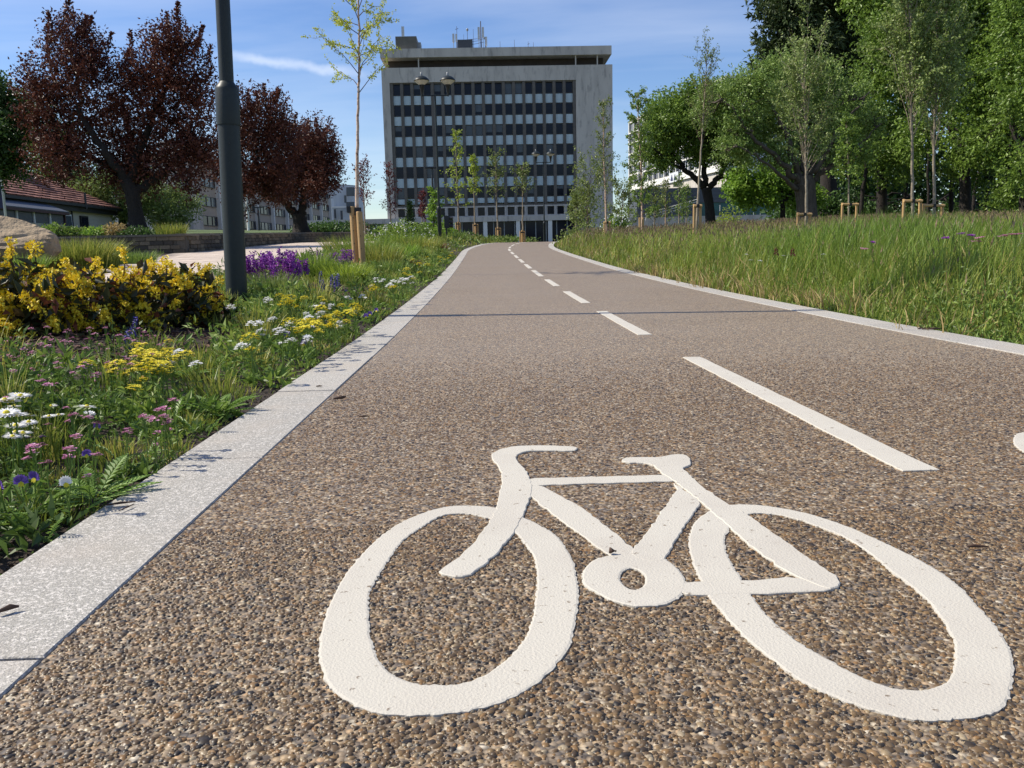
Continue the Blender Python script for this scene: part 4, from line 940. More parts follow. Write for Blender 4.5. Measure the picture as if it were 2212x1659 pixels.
b = MB(); b.box(QP(L / 2, -.3, zb - 4.0), (L + .2, .5, 6.4), ang3); b.build('plinth', m_conc, wt3)
wn3 = MB(); wn3.box((0, 0, 0), (bw3 - .3, .1, s3 - .5)); wn3 = [wn3.mesh('window', m_) for m_ in (m_glass, m_glassb)]
bar3 = MB().box((0, 0, 0), (.14, .16, s3 - .5)).mesh('glazing_bar', m_bwhite)
for r in range(nf):
    zc = zb + 1.0 + s3 * (r + .5)
    b = MB(); b.box(QP(L / 2, .2, zc + s3 / 2), (L + .2, .6, .42), ang3); b.build('floor_beam', m_frame, wt3)
    for k in range(nb3):
        w = piece('window', wn3[int(R.random() < .25)], wt3, QP((k + .5) * bw3, .06, zc), ang3); w['_o'] = [0, 0, 0]
        piece('glazing_bar', bar3, w, (-bw3 * .12, -.02, 0))
for k in range(nb3 + 1):
    b = MB(); b.box(QP(k * bw3, .25, zb + .5 + s3 * nf / 2), (.42, .72, s3 * nf + 1), ang3); b.build('pier', m_frame, wt3)
b = MB(); b.box(QP(L / 2, -7, zb + s3 * nf + 1.2), (L + 1, 15, .5), ang3); b.build('roof', m_frame, wt3)
p_ = at(1447, 383, 232)
t = thing('wall_sign', 'white banner with two dark triangles on the white framed block', 'sign', tuple(p_))
ss_ = np.linalg.norm((p_ - qa)[:2])
b = MB(); b.box(QP(ss_, 1.0, p_[2]), (6.4, .12, 2.5), ang3); b.build('panel', m_bwhite, t)
for k in (-1, 1):
    c_ = np.array(QP(ss_ + k * 1.1, 1.1, p_[2] - .8)); dv_ = np.array([d3[0], d3[1], 0]) * .8; o_ = np.array([n3[0], n3[1], 0]) * .05
    b = MB(); b.add([c_ - dv_, c_ + dv_, c_ + (0, 0, 1.6), c_ - dv_ + o_, c_ + dv_ + o_, c_ + (0, 0, 1.6) + o_], t=[(0, 1, 2), (3, 5, 4)], q=[(0, 3, 4, 1), (1, 4, 5, 2), (2, 5, 3, 0)]); b.build('triangle', m_navy, t)
YP = 190.0
x0, x1 = at(1376, 440, YP)[0], at(1740, 440, YP)[0]; xt = at(1512, 450, YP)[0]
zt1, zt0, zg0, zp0 = at(1372, 408, YP)[2], at(1560, 437, YP)[2], at(1560, 466, YP)[2], 4.0
pod = thing('slate_podium', 'dark slate clad building with a teal glass band behind the right trees', 'building', ((x0 + x1) / 2, YP, 5))
b = MB(); bxx(b, x0, x1 + 20, YP, YP + 12, zt0, zt1); bxx(b, x0, xt, YP, YP + 12, zg0, zt0 - .002); b.build('wall', m_slate, pod)
nbk = 14; pwid = (x1 + 20 - x0) / nbk; hh = (zt1 - zt0) / 4
for r in range(4):
    for k in range(nbk):
        b = MB(); b.box((x0 + (k + .5) * pwid, YP - .05, zt0 + (r + .5) * hh), (pwid - .08, .08, hh - .08)); b.build('cladding_panel', m_slate, pod)
tp = MB().box((0, 0, 0), (1.42, .1, zt0 - zg0)).mesh('teal_pane', m_teal)
k = 0
while xt + 1.5 * k < x1 + 18: piece('teal_pane', tp, pod, (xt + 1.5 * (k + .5), YP + .3, (zt0 + zg0) / 2)); k += 1
b = MB(); bxx(b, x0 - 30, x1 + 20, YP - 1, YP - .2, zp0, at(1560, 466, YP)[2]); b.build('plinth', m_conc, pod)
b = MB(); bxx(b, x0, x1 + 20, YP + .5, YP + 11, zp0, zg0 + .0); b.build('base_wall', m_slate, pod)
p0_, p1_ = at(1395, 462, YP - 3), at(1508, 430, YP - 3)
ra_ = thing('stair_rail', 'pale slanting stair rail in front of the slate clad building', 'railing', tuple(p0_))
for k in range(3):
    b = MB(); b.tube([p0_ + (0, 0, -.5 * k), p1_ + (0, 0, -.5 * k)], .07, 6); b.build('rail', m_frame, ra_)
for k in range(7):
    q_ = p0_ + (p1_ - p0_) * k / 6; b = MB(); b.tube([q_ + (0, 0, -1.4), q_], .06, 6); b.build('post', m_frame, ra_)

# ------------------------------------------------------------------ trees
def curve(p0, p1, bow=(0, 0, 0), n=6, wob=.02):
    p0, p1 = np.asarray(p0, float), np.asarray(p1, float); t = np.linspace(0, 1, n)[:, None]
    L = np.linalg.norm(p1 - p0)
    q = p0 + (p1 - p0) * t + np.asarray(bow, float) * (4 * t * (1 - t))
    q[1:-1] += R.normal(size=(n - 2, 3)) * wob * L
    return q
def big_tree(name, label, Yb, trunk, limbs, clumps, leaf, bark, nleaf, L, W, spread=.3, droop=0.0, shoots=(), group=None, gap=.0, nl=11, flat=1.0, dep=1.0, up=.4, shell=.45, twigs=0):
    """trunk [(u,v,radius m)..]; limbs [[(u,v,dy,r)..]..]; clumps [(u,v,r px[,dy])..]: measured on the photo at distance Yb"""
    tp_ = [np.array(at(u, v, Yb)) for u, v, r in trunk]
    base = np.array([tp_[0][0], Yb, float(g(tp_[0][0], Yb))])
    root = thing(name, label, 'tree', base, group)
    b = MB()
    tp_[0][2] = min(tp_[0][2], base[2]) - .15
    P = np.array(tp_); rr = np.array([r for _, _, r in trunk])
    if len(P) > 2:
        t = np.linspace(0, len(P) - 1, 4 * len(P)); P2 = np.stack([np.interp(t, np.arange(len(P)), P[:, k]) for k in range(3)], 1); r2 = np.interp(t, np.arange(len(P)), rr)
    else: P2, r2 = P, rr
    r2 = r2 * (1 + .5 * np.exp(-(P2[:, 2] - base[2]) / .25).clip(0, 1))
    b.tube(P2, r2, 12)
    C = []
    for c in clumps:
        u, v, r = c[:3]; rm = r * Yb / F
        dy = c[3] if len(c) > 3 else R.uniform(-1, 1) * dep * rm * 1.2
        C.append((np.array(at(u, v, Yb)) + np.array([0, dy, 0]), rm))
    ends = []
    for lb in limbs:
        Q = np.array([np.array(at(u, v, Yb)) + np.array([0, dy, 0]) for u, v, dy, r in lb]); r_ = np.array([k[3] for k in lb])
        t = np.linspace(0, len(Q) - 1, 5 * len(Q)); Q2 = np.stack([np.interp(t, np.arange(len(Q)), Q[:, k]) for k in range(3)], 1)
        Q2[1:-1] += R.normal(size=Q2[1:-1].shape) * .012 * np.linalg.norm(Q[-1] - Q[0])
        b.tube(Q2, np.interp(t, np.arange(len(Q)), r_), 8); ends += list(Q2[len(Q2) // 3:])
    ends = np.array(ends) if ends else P2[-3:]
    for c, rm in C:
        e = ends[np.argsort(np.linalg.norm(ends - c, axis=1))[R.integers(0, min(4, len(ends)))]]
        b.tube(curve(e, c, (0, 0, -.06 * rm), 5, .05), np.linspace(.045, .015, 5) * (1 + rm * .3), 5)
        for k in range(6 + twigs):
            d = rdir(1, .3)[0]; s_ = e + (c - e) * R.uniform(.4, 1)
            b.tube(curve(s_, c + d * rm * R.uniform(.6, 1.0), (0, 0, .05 * rm), 4, .05), np.linspace(.022, .007, 4) * (1 + rm * .2), 4, cap=False)
    b.build('trunk', bark, root, smooth=True)
    lv = MB(); wsum = sum(rm**2 for _, rm in C)
    for c, rm in C:
        k = max(4, int(nleaf / nl * rm**2 / wsum))
        d = rdir(k); rad = rm * R.random(k)**shell
        lump = 1 + .22 * vnoise(d * 2.3 + c, 2.0, 8) + .12 * vnoise(d * 2.3 + c, 5.0, 12)
        p = c + d * (rad * lump)[:, None] * np.array([1, 1, flat])
        keep = vnoise(p, 3.4 / max(rm, .6), 21) > gap - .55
        p, d = p[keep], d[keep]; k = len(p)
        td = d + np.array([0, 0, up]) + rdir(k) * .5; td /= np.linalg.norm(td, axis=1, keepdims=True)
        f = R.random((k, nl, 1))
        lp = p[:, None, :] + td[:, None, :] * spread * (f * 2 - .8) + R.normal(size=(k, nl, 3)) * spread * .22
        lp = lp.reshape(-1, 3)
        ld = np.repeat(td, nl, 0) * .6 + rdir(k * nl); ld[:, 2] -= droop
        br = np.repeat(np.clip(.5 + .28 * R.normal(size=k), 0, 1), nl) * .6 + .4 * R.random(k * nl)
        lv.leaves(lp, ld, rdir(k * nl, .7), L * R.uniform(.7, 1.3, k * nl), W * R.uniform(.75, 1.25, k * nl), br)
    for (u0, v0, u1, v1, n_) in shoots:       # long upright shoots breaking the outline
        p0, p1 = np.array(at(u0, v0, Yb)), np.array(at(u1, v1, Yb)); off = np.array([0, R.uniform(-.8, .8), 0])
        t = R.random(n_)[:, None]**.8
        q = p0 + off + (p1 - p0) * t + R.normal(size=(n_, 3)) * np.linalg.norm(p1 - p0) * .085 * (1.15 - t)
        ld = rdir(n_) + (p1 - p0) / np.linalg.norm(p1 - p0) * .7
        lv.leaves(q, ld, rdir(n_, .4), L * R.uniform(.7, 1.2, n_), W * R.uniform(.75, 1.2, n_))
    lv.build('crown', leaf, root)
    return root
# --- copper plums on the lawn
cl = [(165, 60, 36), (160, 110, 62), (205, 120, 40), (370, 95, 45), (375, 150, 72), (405, 110, 40), (110, 190, 62), (235, 200, 78), (340, 215, 85), (425, 190, 48), (130, 270, 72), (225, 300, 88), (330, 310, 86), (415, 290, 60), (85, 200, 38), (75, 255, 34), (150, 345, 62), (290, 365, 55), (385, 350, 52), (450, 230, 32), (120, 330, 45), (245, 365, 48), (60, 180, 24), (200, 170, 55), (300, 160, 45), (440, 330, 36), (400, 395, 26)]
sh = [(150, 90, 168, 4, 260), (185, 90, 205, 40, 170), (120, 130, 110, 60, 180), (95, 130, 90, 95, 120), (60, 190, 24, 170, 120), (215, 120, 232, 65, 140), (360, 80, 352, 22, 220), (385, 80, 392, 12, 260), (410, 100, 424, 45, 180), (330, 110, 318, 55, 150), (300, 130, 296, 75, 130), (440, 160, 452, 95, 150), (455, 200, 470, 150, 120), (250, 140, 262, 100, 100), (425, 130, 440, 70, 120), (280, 150, 285, 110, 100), (140, 110, 128, 40, 180), (172, 60, 180, 30, 120)]
big_tree('copper_plum_tree', 'largest dark copper leaved tree, left of the big lamp column', 30, [(300, 503, .30), (292, 455, .24), (285, 415, .24), (272, 390, .22)],
         [[(285, 415, 0, .17), (310, 395, .3, .14), (340, 375, .4, .12), (380, 330, .5, .07)], [(272, 392, 0, .17), (235, 330, -.4, .12), (180, 240, -.3, .08), (165, 120, 0, .04)], [(275, 392, 0, .16), (300, 300, .3, .12), (350, 200, .2, .08), (375, 110, 0, .03)], [(270, 395, .1, .13), (200, 345, .6, .09), (110, 300, .5, .05)], [(274, 392, 0, .12), (260, 300, 1, .09), (230, 200, 1.2, .05)]],
         cl, m_copper, m_barkd, 59040, .105, .06, .26, .1, sh, None, -.1, up=.6)
big_tree('copper_plum_tree', 'dark copper leaved tree half hidden behind the big lamp column', 40, [(512, 500, .22), (512, 455, .18), (515, 420, .16)], [[(515, 420, 0, .12), (545, 360, .2, .09), (585, 270, .2, .05)], [(515, 420, 0, .12), (510, 330, .5, .08), (530, 240, .3, .04)]],
         [(535, 245, 48), (585, 235, 40), (550, 310, 66), (500, 290, 50), (605, 300, 50), (560, 380, 56), (500, 370, 50), (610, 365, 40), (530, 420, 40), (590, 405, 36), (575, 270, 50), (455, 350, 36)], m_copper, m_barkd, 27880, .12, .07, .3, .1,
         [(535, 240, 528, 190, 150), (575, 220, 570, 182, 150), (600, 230, 612, 200, 120), (555, 230, 550, 196, 120), (620, 280, 634, 240, 100), (590, 210, 592, 186, 90), (500, 260, 490, 215, 100)], None, -.1, up=.6)
big_tree('copper_plum_tree', 'rightmost dark copper leaved tree, with a forked trunk on the lawn', 47, [(652, 500, .38), (648, 478, .36), (646, 462, .34)], [[(640, 465, 0, .22), (622, 445, 0, .19), (606, 425, .2, .16), (596, 395, .3, .10), (610, 340, .3, .06)], [(652, 464, 0, .22), (655, 440, 0, .20), (655, 405, .1, .17), (668, 350, .2, .09), (690, 300, .2, .04)], [(610, 430, .1, .1), (580, 400, .4, .06)]],
         [(640, 305, 44), (690, 300, 40), (680, 345, 52), (630, 360, 52), (710, 330, 26), (705, 385, 36), (600, 385, 44), (655, 385, 50), (720, 360, 20), (620, 420, 30), (690, 415, 28), (580, 410, 26), (725, 395, 16), (655, 330, 45)], m_copper, m_barkd, 29520, .13, .075, .32, .1,
         [(640, 300, 636, 262, 140), (690, 290, 688, 260, 140), (665, 300, 664, 270, 110), (715, 320, 722, 290, 90), (730, 380, 740, 362, 60), (612, 320, 604, 292, 80), (700, 300, 708, 272, 80)], None, -.1, up=.6)
# --- greens behind on the left
big_tree('pale_green_tree', 'pale feathery green tree behind the bungalow roof', 78, [(150, 500, .3), (150, 420, .22), (145, 300, .12)], [[(150, 420, 0, .15), (120, 330, 1, .08), (90, 260, 1, .04)], [(148, 400, 0, .15), (190, 360, 1, .08)]], [(90, 260, 40), (110, 320, 45), (85, 360, 40), (150, 380, 50), (190, 400, 45), (110, 400, 50), (230, 410, 40), (80, 420, 40), (60, 230, 25), (130, 290, 35), (200, 440, 40), (60, 300, 30)], m_greyleaf, m_barkg, 18040, .30, .15, .9, .3, gap=.05)
big_tree('cedar_tree', 'feathery spreading green tree between the bungalow and the largest copper tree', 62, [(268, 500, .3), (262, 450, .24), (265, 400, .15)], [[(262, 440, 0, .1), (320, 425, 0, .07), (380, 418, 0, .03)], [(262, 450, 0, .1), (220, 430, 0, .06), (180, 425, 0, .03)], [(262, 460, 0, .1), (330, 465, 0, .06), (420, 475, 0, .03)], [(262, 455, 0, .09), (330, 445, 1, .05), (390, 445, 1, .03)]],
         [(200, 415, 30), (240, 420, 36), (220, 455, 30), (290, 420, 36), (330, 420, 36), (370, 420, 30), (320, 450, 34), (370, 455, 32), (405, 440, 24), (280, 460, 30), (400, 475, 22), (345, 478, 26), (250, 395, 30), (310, 395, 30)], m_greyleaf, m_barkd, 21320, .22, .08, .6, .3, gap=.1, flat=.55, up=0)
big_tree('dark_green_tree', 'dark green tree cut by the left edge above the boulder', 31, [(-140, 540, .3), (-140, 420, .25), (-120, 300, .2)], [[(-120, 320, 0, .12), (-60, 280, 0, .08), (10, 250, 0, .03)], [(-120, 350, 0, .12), (-50, 345, 0, .07), (20, 335, 0, .03)]], [(-40, 240, 60), (5, 235, 42), (35, 255, 26), (-30, 320, 70), (20, 300, 40), (45, 290, 16), (10, 350, 42), (-60, 380, 60), (30, 340, 26), (-5, 195, 26), (50, 265, 12)], m_darkleaf, m_barkd, 21320, .13, .075, .3, .2, gap=-.1)
# --- right: wood behind, conifer, mature trees
wd = MB()
for k in range(360):
    u = R.uniform(1700, 2500); v = R.uniform(0, 520) if k < 200 else R.uniform(300, 520); Yk = R.uniform(58, 66); c = np.array(at(u, v, Yk)); n_ = 80; rm = 2.3
    p = c + rdir(n_) * rm * (R.random(n_)**.4)[:, None]
    wd.leaves(p, rdir(n_) + (0, 0, -.3), rdir(n_, .6), .48 * R.uniform(.7, 1.3, n_), .3, R.random(n_))
tag(wd.build('woodland', m_darkleaf), 'dark wood filling the gaps behind the right hand trees', kind='stuff')
big_tree('conifer', 'tall dark conifer rising behind the spreading tree on the right', 56, [(1790, 500, .6), (1790, 300, .45), (1800, 60, .3), (1810, -120, .15)], [[(1792, 200, 0, .14), (1730, 150, -1, .09), (1660, 130, -1.5, .03)], [(1795, 110, 0, .12), (1740, 60, -1, .08), (1670, 35, -1, .03)], [(1795, 260, 0, .12), (1710, 215, -1, .07), (1640, 195, -1, .03)], [(1795, 60, 0, .1), (1850, 30, -1, .05)]],
         [(1680, 20, 34, -1), (1665, 55, 30, -1), (1700, 70, 44, -1), (1740, 20, 60), (1650, 110, 26, -1), (1690, 120, 42, -1), (1740, 105, 60, -1), (1790, 60, 70), (1640, 150, 20, -1), (1670, 165, 36, -1), (1730, 175, 60), (1790, 150, 70), (1840, 40, 60), (1840, 110, 65), (1640, 190, 18, -1), (1675, 205, 34), (1740, 240, 50), (1800, 230, 60), (1860, 170, 50), (1720, -40, 70), (1800, -50, 90), (1870, -30, 70), (1628, 40, 8, -1), (1632, 195, 10, -1), (1890, 60, 50)], m_conifer, m_barkd, 49200, .40, .13, .55, .25, [(1650, 40, 1612, 36, 40), (1650, 195, 1606, 172, 60), (1650, 100, 1628, 80, 50), (1645, 155, 1615, 140, 50), (1670, 20, 1640, 2, 60)], gap=.0, flat=.55, up=-.1)
rg = 'broadleaf trees of the wood at the right edge'
big_tree('beech_tree', 'dense mid green tree right of the spreading tree, behind the two pale saplings', 46, [(1905, 490, .3), (1905, 400, .25), (1900, 300, .2)], [[(1903, 380, 0, .12), (1880, 260, 0, .08), (1890, 120, 0, .04)], [(1903, 360, 0, .12), (1950, 250, 0, .08), (1930, 60, 0, .04)]],
         [(1880, 180, 60), (1920, 95, 66), (1950, 190, 66), (1900, 270, 66), (1860, 340, 42), (1930, 350, 56), (1965, 290, 60), (1880, 90, 50), (1950, 30, 60), (1860, 260, 40), (1900, 20, 50), (1985, 110, 50), (1890, -40, 60), (1960, -50, 60)], m_midleaf, m_barkd, 32800, .19, .11, .42, .45, gap=.05, group=rg)
big_tree('beech_tree', 'dense drooping green tree filling the space behind the two pale saplings', 42, [(2085, 490, .3), (2085, 400, .25), (2080, 300, .2)], [[(2083, 380, 0, .12), (2050, 260, 0, .08), (2060, 120, 0, .04)], [(2083, 360, 0, .12), (2120, 250, 0, .08), (2100, 60, 0, .04)]],
         [(2060, 60, 62), (2105, 150, 66), (2045, 200, 62), (2120, 250, 66), (2060, 310, 62), (2130, 350, 60), (2000, 290, 52), (2040, -10, 66), (2120, 10, 66), (2010, 130, 50), (2140, 90, 50), (2020, 30, 50), (2150, 200, 50), (2060, 130, 55), (2090, -60, 66)], m_midleaf, m_barkd, 36080, .18, .105, .4, .55, gap=.08, group=rg)
big_tree('beech_tree', 'leafy bright green tree cut by the right edge of the photo', 38, [(2215, 495, .28), (2215, 400, .24), (2212, 300, .2)], [[(2213, 380, 0, .12), (2180, 260, 0, .08), (2190, 120, 0, .04)]],
         [(2180, 60, 52), (2215, 150, 66), (2175, 220, 58), (2220, 290, 66), (2190, 370, 54), (2250, 220, 70), (2215, 430, 44), (2240, 60, 66), (2190, -10, 52), (2160, 300, 42), (2165, 140, 40), (2230, -40, 60), (2290, 120, 70), (2290, 320, 70)], m_midleaf, m_barkd, 36080, .165, .10, .38, .5, gap=.12, group=rg)
big_tree('understory_tree', 'low shaded bushy tree at the foot of the wood, under the pale saplings', 52, [(2000, 495, .25), (2000, 440, .2)], [[(2000, 450, 0, .1), (1960, 420, 0, .05)], [(2000, 450, 0, .1), (2050, 420, 0, .05)]], [(1870, 460, 26), (1920, 462, 24), (1970, 462, 26), (2050, 464, 26), (2120, 464, 26), (2190, 462, 28), (1830, 440, 28), (1790, 440, 30)], m_darkleaf, m_barkd, 7000, .2, .12, .4, .4, gap=.05)
for (u, yy_, r) in ((1860, 45, .12), (1945, 47, .10), (2052, 45, .13), (2128, 44, .10), (2178, 43, .11), (1900, 50, .10), (2010, 49, .09), (2095, 48, .11)):
    p = np.array(at(u, 500, yy_)); p[2] = float(g(p[0], p[1])); t = thing('woodland_trunk', 'thin dark bare trunk standing in the shade at the edge of the right hand wood', 'tree trunk', p, 'bare trunks in the shade of the wood')
    b = MB(); b.tube(curve(p - (0, 0, .1), p + (R.normal() * .3, 0, 5.5), n=7, wob=.01), np.linspace(r, r * .6, 7), 8); b.build('trunk', m_barkd, t, smooth=True)
big_tree('spreading_tree', 'wide old spreading tree with a thick trunk and many fanning limbs', 38, [(1745, 490, .46), (1742, 440, .42), (1738, 400, .46), (1736, 380, .38)],
         [[(1722, 395, 0, 0.161), (1690, 365, -.5, 0.124), (1640, 325, -.8, 0.087), (1590, 270, -1, 0.050), (1540, 215, -1, 0.019)], [(1730, 385, 0, 0.161), (1700, 320, -.3, 0.124), (1670, 250, -.5, 0.074), (1620, 180, -.5, 0.031)], [(1738, 380, 0, 0.149), (1735, 310, .4, 0.105), (1720, 230, .5, 0.062), (1700, 150, .3, 0.025)], [(1748, 380, 0, 0.149), (1775, 320, .3, 0.105), (1800, 240, .3, 0.062), (1820, 180, .3, 0.025)], [(1755, 392, 0, 0.136), (1800, 350, -.4, 0.087), (1850, 310, -.5, 0.050), (1890, 270, -.6, 0.019)], [(1718, 410, -.2, 0.112), (1670, 380, -.8, 0.074), (1620, 345, -1, 0.043), (1570, 320, -1.2, 0.019)], [(1750, 375, -.4, 0.124), (1790, 290, -1.0, 0.074), (1850, 210, -1.3, 0.025)], [(1725, 385, .6, 0.124), (1680, 290, 1.3, 0.074), (1600, 230, 1.4, 0.031)]],
         [(1560, 205, 40), (1600, 240, 44), (1580, 290, 38), (1630, 200, 40), (1650, 260, 48), (1690, 200, 48), (1700, 270, 54), (1745, 190, 50), (1770, 250, 54), (1820, 220, 44), (1850, 280, 44), (1880, 260, 34), (1640, 320, 40), (1600, 330, 30), (1790, 310, 42), (1830, 335, 36), (1720, 145, 34), (1660, 155, 28), (1780, 165, 38), (1540, 245, 30), (1560, 330, 24), (1680, 340, 34), (1870, 330, 30), (1740, 310, 38), (1525, 215, 22), (1592, 188, 30), (1628, 168, 28), (1556, 214, 30)], m_palebeech, m_barkg, 54120, .125, .062, .32, .25, [(1560, 200, 1530, 175, 60), (1620, 190, 1600, 160, 60), (1540, 220, 1505, 205, 50), (1700, 150, 1690, 110, 60)], gap=.14, twigs=6)
big_tree('forked_tree', 'dark trunked tree forking low, before the white framed block', 42, [(1537, 485, .26), (1532, 440, .22), (1525, 405, .24)], [[(1520, 405, 0, .17), (1490, 375, 0, .13), (1462, 345, .2, .09), (1430, 290, .3, .04)], [(1524, 402, 0, .16), (1522, 350, .2, .12), (1510, 290, .3, .05)], [(1532, 405, 0, .16), (1558, 375, -.2, .12), (1570, 340, -.2, .09), (1590, 290, -.2, .04)], [(1490, 375, 0, .09), (1440, 350, -.3, .05), (1405, 320, -.4, .03)]],
         [(1440, 235, 34), (1478, 225, 30), (1420, 280, 34), (1475, 285, 42), (1525, 255, 44), (1540, 305, 40), (1585, 290, 34), (1400, 325, 24), (1445, 330, 28), (1560, 350, 22), (1505, 330, 26), (1410, 250, 20), (1560, 250, 38), (1430, 350, 18), (1590, 330, 24), (1500, 200, 26), (1540, 215, 30), (1455, 270, 36), (1580, 220, 32), (1610, 260, 30)], m_midleaf, m_barkd, 37720, .16, .08, .36, .35, gap=.0, twigs=4)
big_tree('maple_tree', 'small bright green maple between the forked tree and the spreading tree', 48, [(1690, 490, .16), (1691, 455, .14), (1690, 440, .12)], [[(1690, 442, 0, .1), (1660, 410, 0, .07), (1625, 385, 0, .03)], [(1690, 440, 0, .1), (1715, 410, 0, .07), (1740, 390, 0, .03)], [(1690, 440, 0, .09), (1688, 395, 0, .05)]], [(1605, 385, 28), (1585, 410, 22), (1640, 395, 30), (1615, 430, 24), (1670, 385, 28), (1700, 400, 30), (1735, 405, 24), (1650, 430, 20), (1760, 430, 20), (1720, 435, 18), (1600, 362, 16)], m_bright, m_barkd, 13120, .17, .13, .34, .4, gap=.05)

def young_tree(name, label, Yb, pts, r0, vlo, vhi, hw, nbr, leaf, bark, L, W, nleaf, el=(25, 55), group=None, twig=m_twig, conic=.8, droop=.3, bl=(.55, 1.0)):
    """slender tree: pts [(u,v)..] from the ground up, side branches between rows vlo and vhi, half width hw px"""
    P = np.array([np.array(at(u, v, Yb)) for u, v in pts]); base = np.array([P[0][0], Yb, float(g(P[0][0], Yb))]); P[0][2] = min(P[0][2], base[2]) - .1
    root = thing(name, label, 'tree', base, group)
    t = np.linspace(0, len(P) - 1, 6 * len(P)); P2 = np.stack([np.interp(t, np.arange(len(P)), P[:, k]) for k in range(3)], 1)
    P2[1:-1] += R.normal(size=P2[1:-1].shape) * r0 * .12
    zlo, zhi = at(pts[0][0], vlo, Yb)[2], at(pts[0][0], vhi, Yb)[2]
    H = P2[-1, 2] - base[2]
    b = MB(); b.tube(P2, r0 * (1 - .85 * np.clip((P2[:, 2] - base[2]) / H, 0, 1)), 9); b.build('trunk', bark, root, smooth=True)
    br = MB(); lv = MB(); hwm = hw * Yb / F; per = max(3, int(nleaf / nbr))
    for k in range(nbr):
        f = (k + R.random()) / nbr; z = zlo + (zhi - zlo) * f; i = np.argmin(np.abs(P2[:, 2] - z)); s_ = P2[i].copy(); s_[2] = z
        a = k * 2.4 + R.uniform(-.5, .5); e = math.radians(R.uniform(*el)); ln = hwm / max(math.cos(e), .35) * (1 - conic * f) * R.uniform(*bl)
        d = np.array([math.cos(a) * math.cos(e), math.sin(a) * math.cos(e), math.sin(e)])
        Q = curve(s_, s_ + d * ln, (0, 0, .05 * ln), 6, .02); br.tube(Q, np.linspace(r0 * .22, r0 * .04, 6), 5, cap=False)
        nt = 5
        tips = []
        for q in range(nt):
            ft = R.uniform(.25, 1.0); s2_ = s_ + d * ln * ft + (0, 0, .2 * ln * ft * (1 - ft)); d2_ = d + rdir(1)[0] * .8; d2_[2] -= droop * .3; d2_ /= np.linalg.norm(d2_); l2 = ln * R.uniform(.18, .4)
            br.tube(curve(s2_, s2_ + d2_ * l2, (0, 0, -.05 * l2), 4, .03), np.linspace(r0 * .07, r0 * .025, 4), 4, cap=False); tips.append((s2_, d2_, l2))
        tips.append((s_ + d * ln * .3, d, ln * .7)); 
        n_ = per // len(tips) + 1
        for s2_, d2_, l2 in tips:
            ff = R.random(n_)[:, None]
            lp = s2_ + d2_ * l2 * ff + R.normal(size=(n_, 3)) * L * .35
            ld = rdir(n_) + d2_ * .4; ld[:, 2] -= droop
            lv.leaves(lp, ld, rdir(n_, .3), L * R.uniform(.6, 1.25, n_), W * R.uniform(.7, 1.2, n_))
    br.build('branches', twig, root); lv.build('crown', leaf, root)
    return root
young_tree('birch_tree', 'young birch with a pinkish peeling trunk just right of the copper trees', 14, [(768, 566), (771, 450), (772, 330), (774, 200), (777, 150), (775, 100), (776, 60), (774, 0), (776, -110), (778, -230)], .034, 205, -150, 118, 34, m_birchleaf, m_birch, .042, .025, 4300, (15, 50), conic=.35)
bg_ = 'young staked trees before the office block'
young_tree('sapling', 'bright yellow green sapling just right of the nearer twin lamp', 52, [(992, 512), (990, 450), (986, 360), (984, 280)], .06, 455, 285, 30, 30, m_yellowleaf, m_barkp, .13, .08, 800, (25, 60), conic=.6, group=bg_)
young_tree('sapling', 'narrow yellow green sapling, second right of the nearer twin lamp', 49, [(1028, 518), (1025, 450), (1022, 333)], .055, 425, 338, 22, 26, m_yellowleaf, m_barkp, .13, .085, 600, (20, 55), conic=.65, group=bg_)
young_tree('sapling', 'thin dull green sapling in front of the office block middle', 51, [(1077, 520), (1073, 440), (1070, 330)], .06, 440, 335, 32, 26, m_greyleaf, m_barkp, .13, .07, 700, (35, 65), conic=.5, group=bg_)
young_tree('sapling', 'short dull green sapling left of the farther twin lamp', 46, [(1129, 527), (1129, 440), (1128, 360)], .055, 432, 362, 26, 24, m_greyleaf, m_barkp, .12, .065, 600, (30, 60), conic=.4, group=bg_)
rg_ = 'small wine red trees left of the track'
young_tree('red_leaf_sapling', 'wine red sapling directly behind the nearest birch', 44, [(789, 515), (787, 460), (785, 355)], .045, 455, 358, 26, 24, m_redleaf, m_barkp, .13, .065, 500, (50, 72), conic=.5, group=rg_)
young_tree('red_leaf_sapling', 'wine red sapling at the left corner of the tall office block', 46, [(845, 520), (844, 470), (840, 362)], .05, 470, 364, 24, 26, m_redleaf, m_barkp, .12, .06, 520, (45, 70), conic=.6, group=rg_)
young_tree('red_leaf_sapling', 'smallest wine red sapling left of the slim dark lamp column', 50, [(912, 515), (912, 470), (913, 416)], .045, 480, 418, 14, 20, m_redleaf, m_barkp, .14, .07, 380, (40, 65), conic=.5, group=rg_)
young_tree('green_sapling', 'leafy green sapling beside the foot of the nearer twin lamp', 40, [(938, 525), (937, 470), (938, 415)], .04, 505, 418, 22, 26, m_bright, m_barkd, .13, .08, 800, (20, 60), conic=.5)
young_tree('columnar_evergreen', 'small dark columnar evergreen left of the slim lamp column', 46, [(886, 520), (886, 480), (885, 440)], .04, 515, 442, 14, 30, m_darkleaf, m_barkd, .12, .05, 1100, (60, 80), conic=.7)
rb_ = 'slender staked trees along the meadow'
young_tree('birch_tree', 'white stemmed birch before the right end of the office block', 32, [(1311, 510), (1308, 420), (1304, 330), (1303, 215)], .045, 440, 222, 30, 40, m_greyleaf, m_birch, .075, .04, 1500, (45, 75), group=rb_, conic=.6)
young_tree('birch_tree', 'drooping birch left of the forked tree, beside the white framed block', 30, [(1388, 505), (1386, 380), (1380, 280), (1376, 200)], .045, 480, 205, 44, 54, m_midleaf, m_birch, .08, .045, 4400, (20, 70), group=rb_, conic=.5, droop=.8)
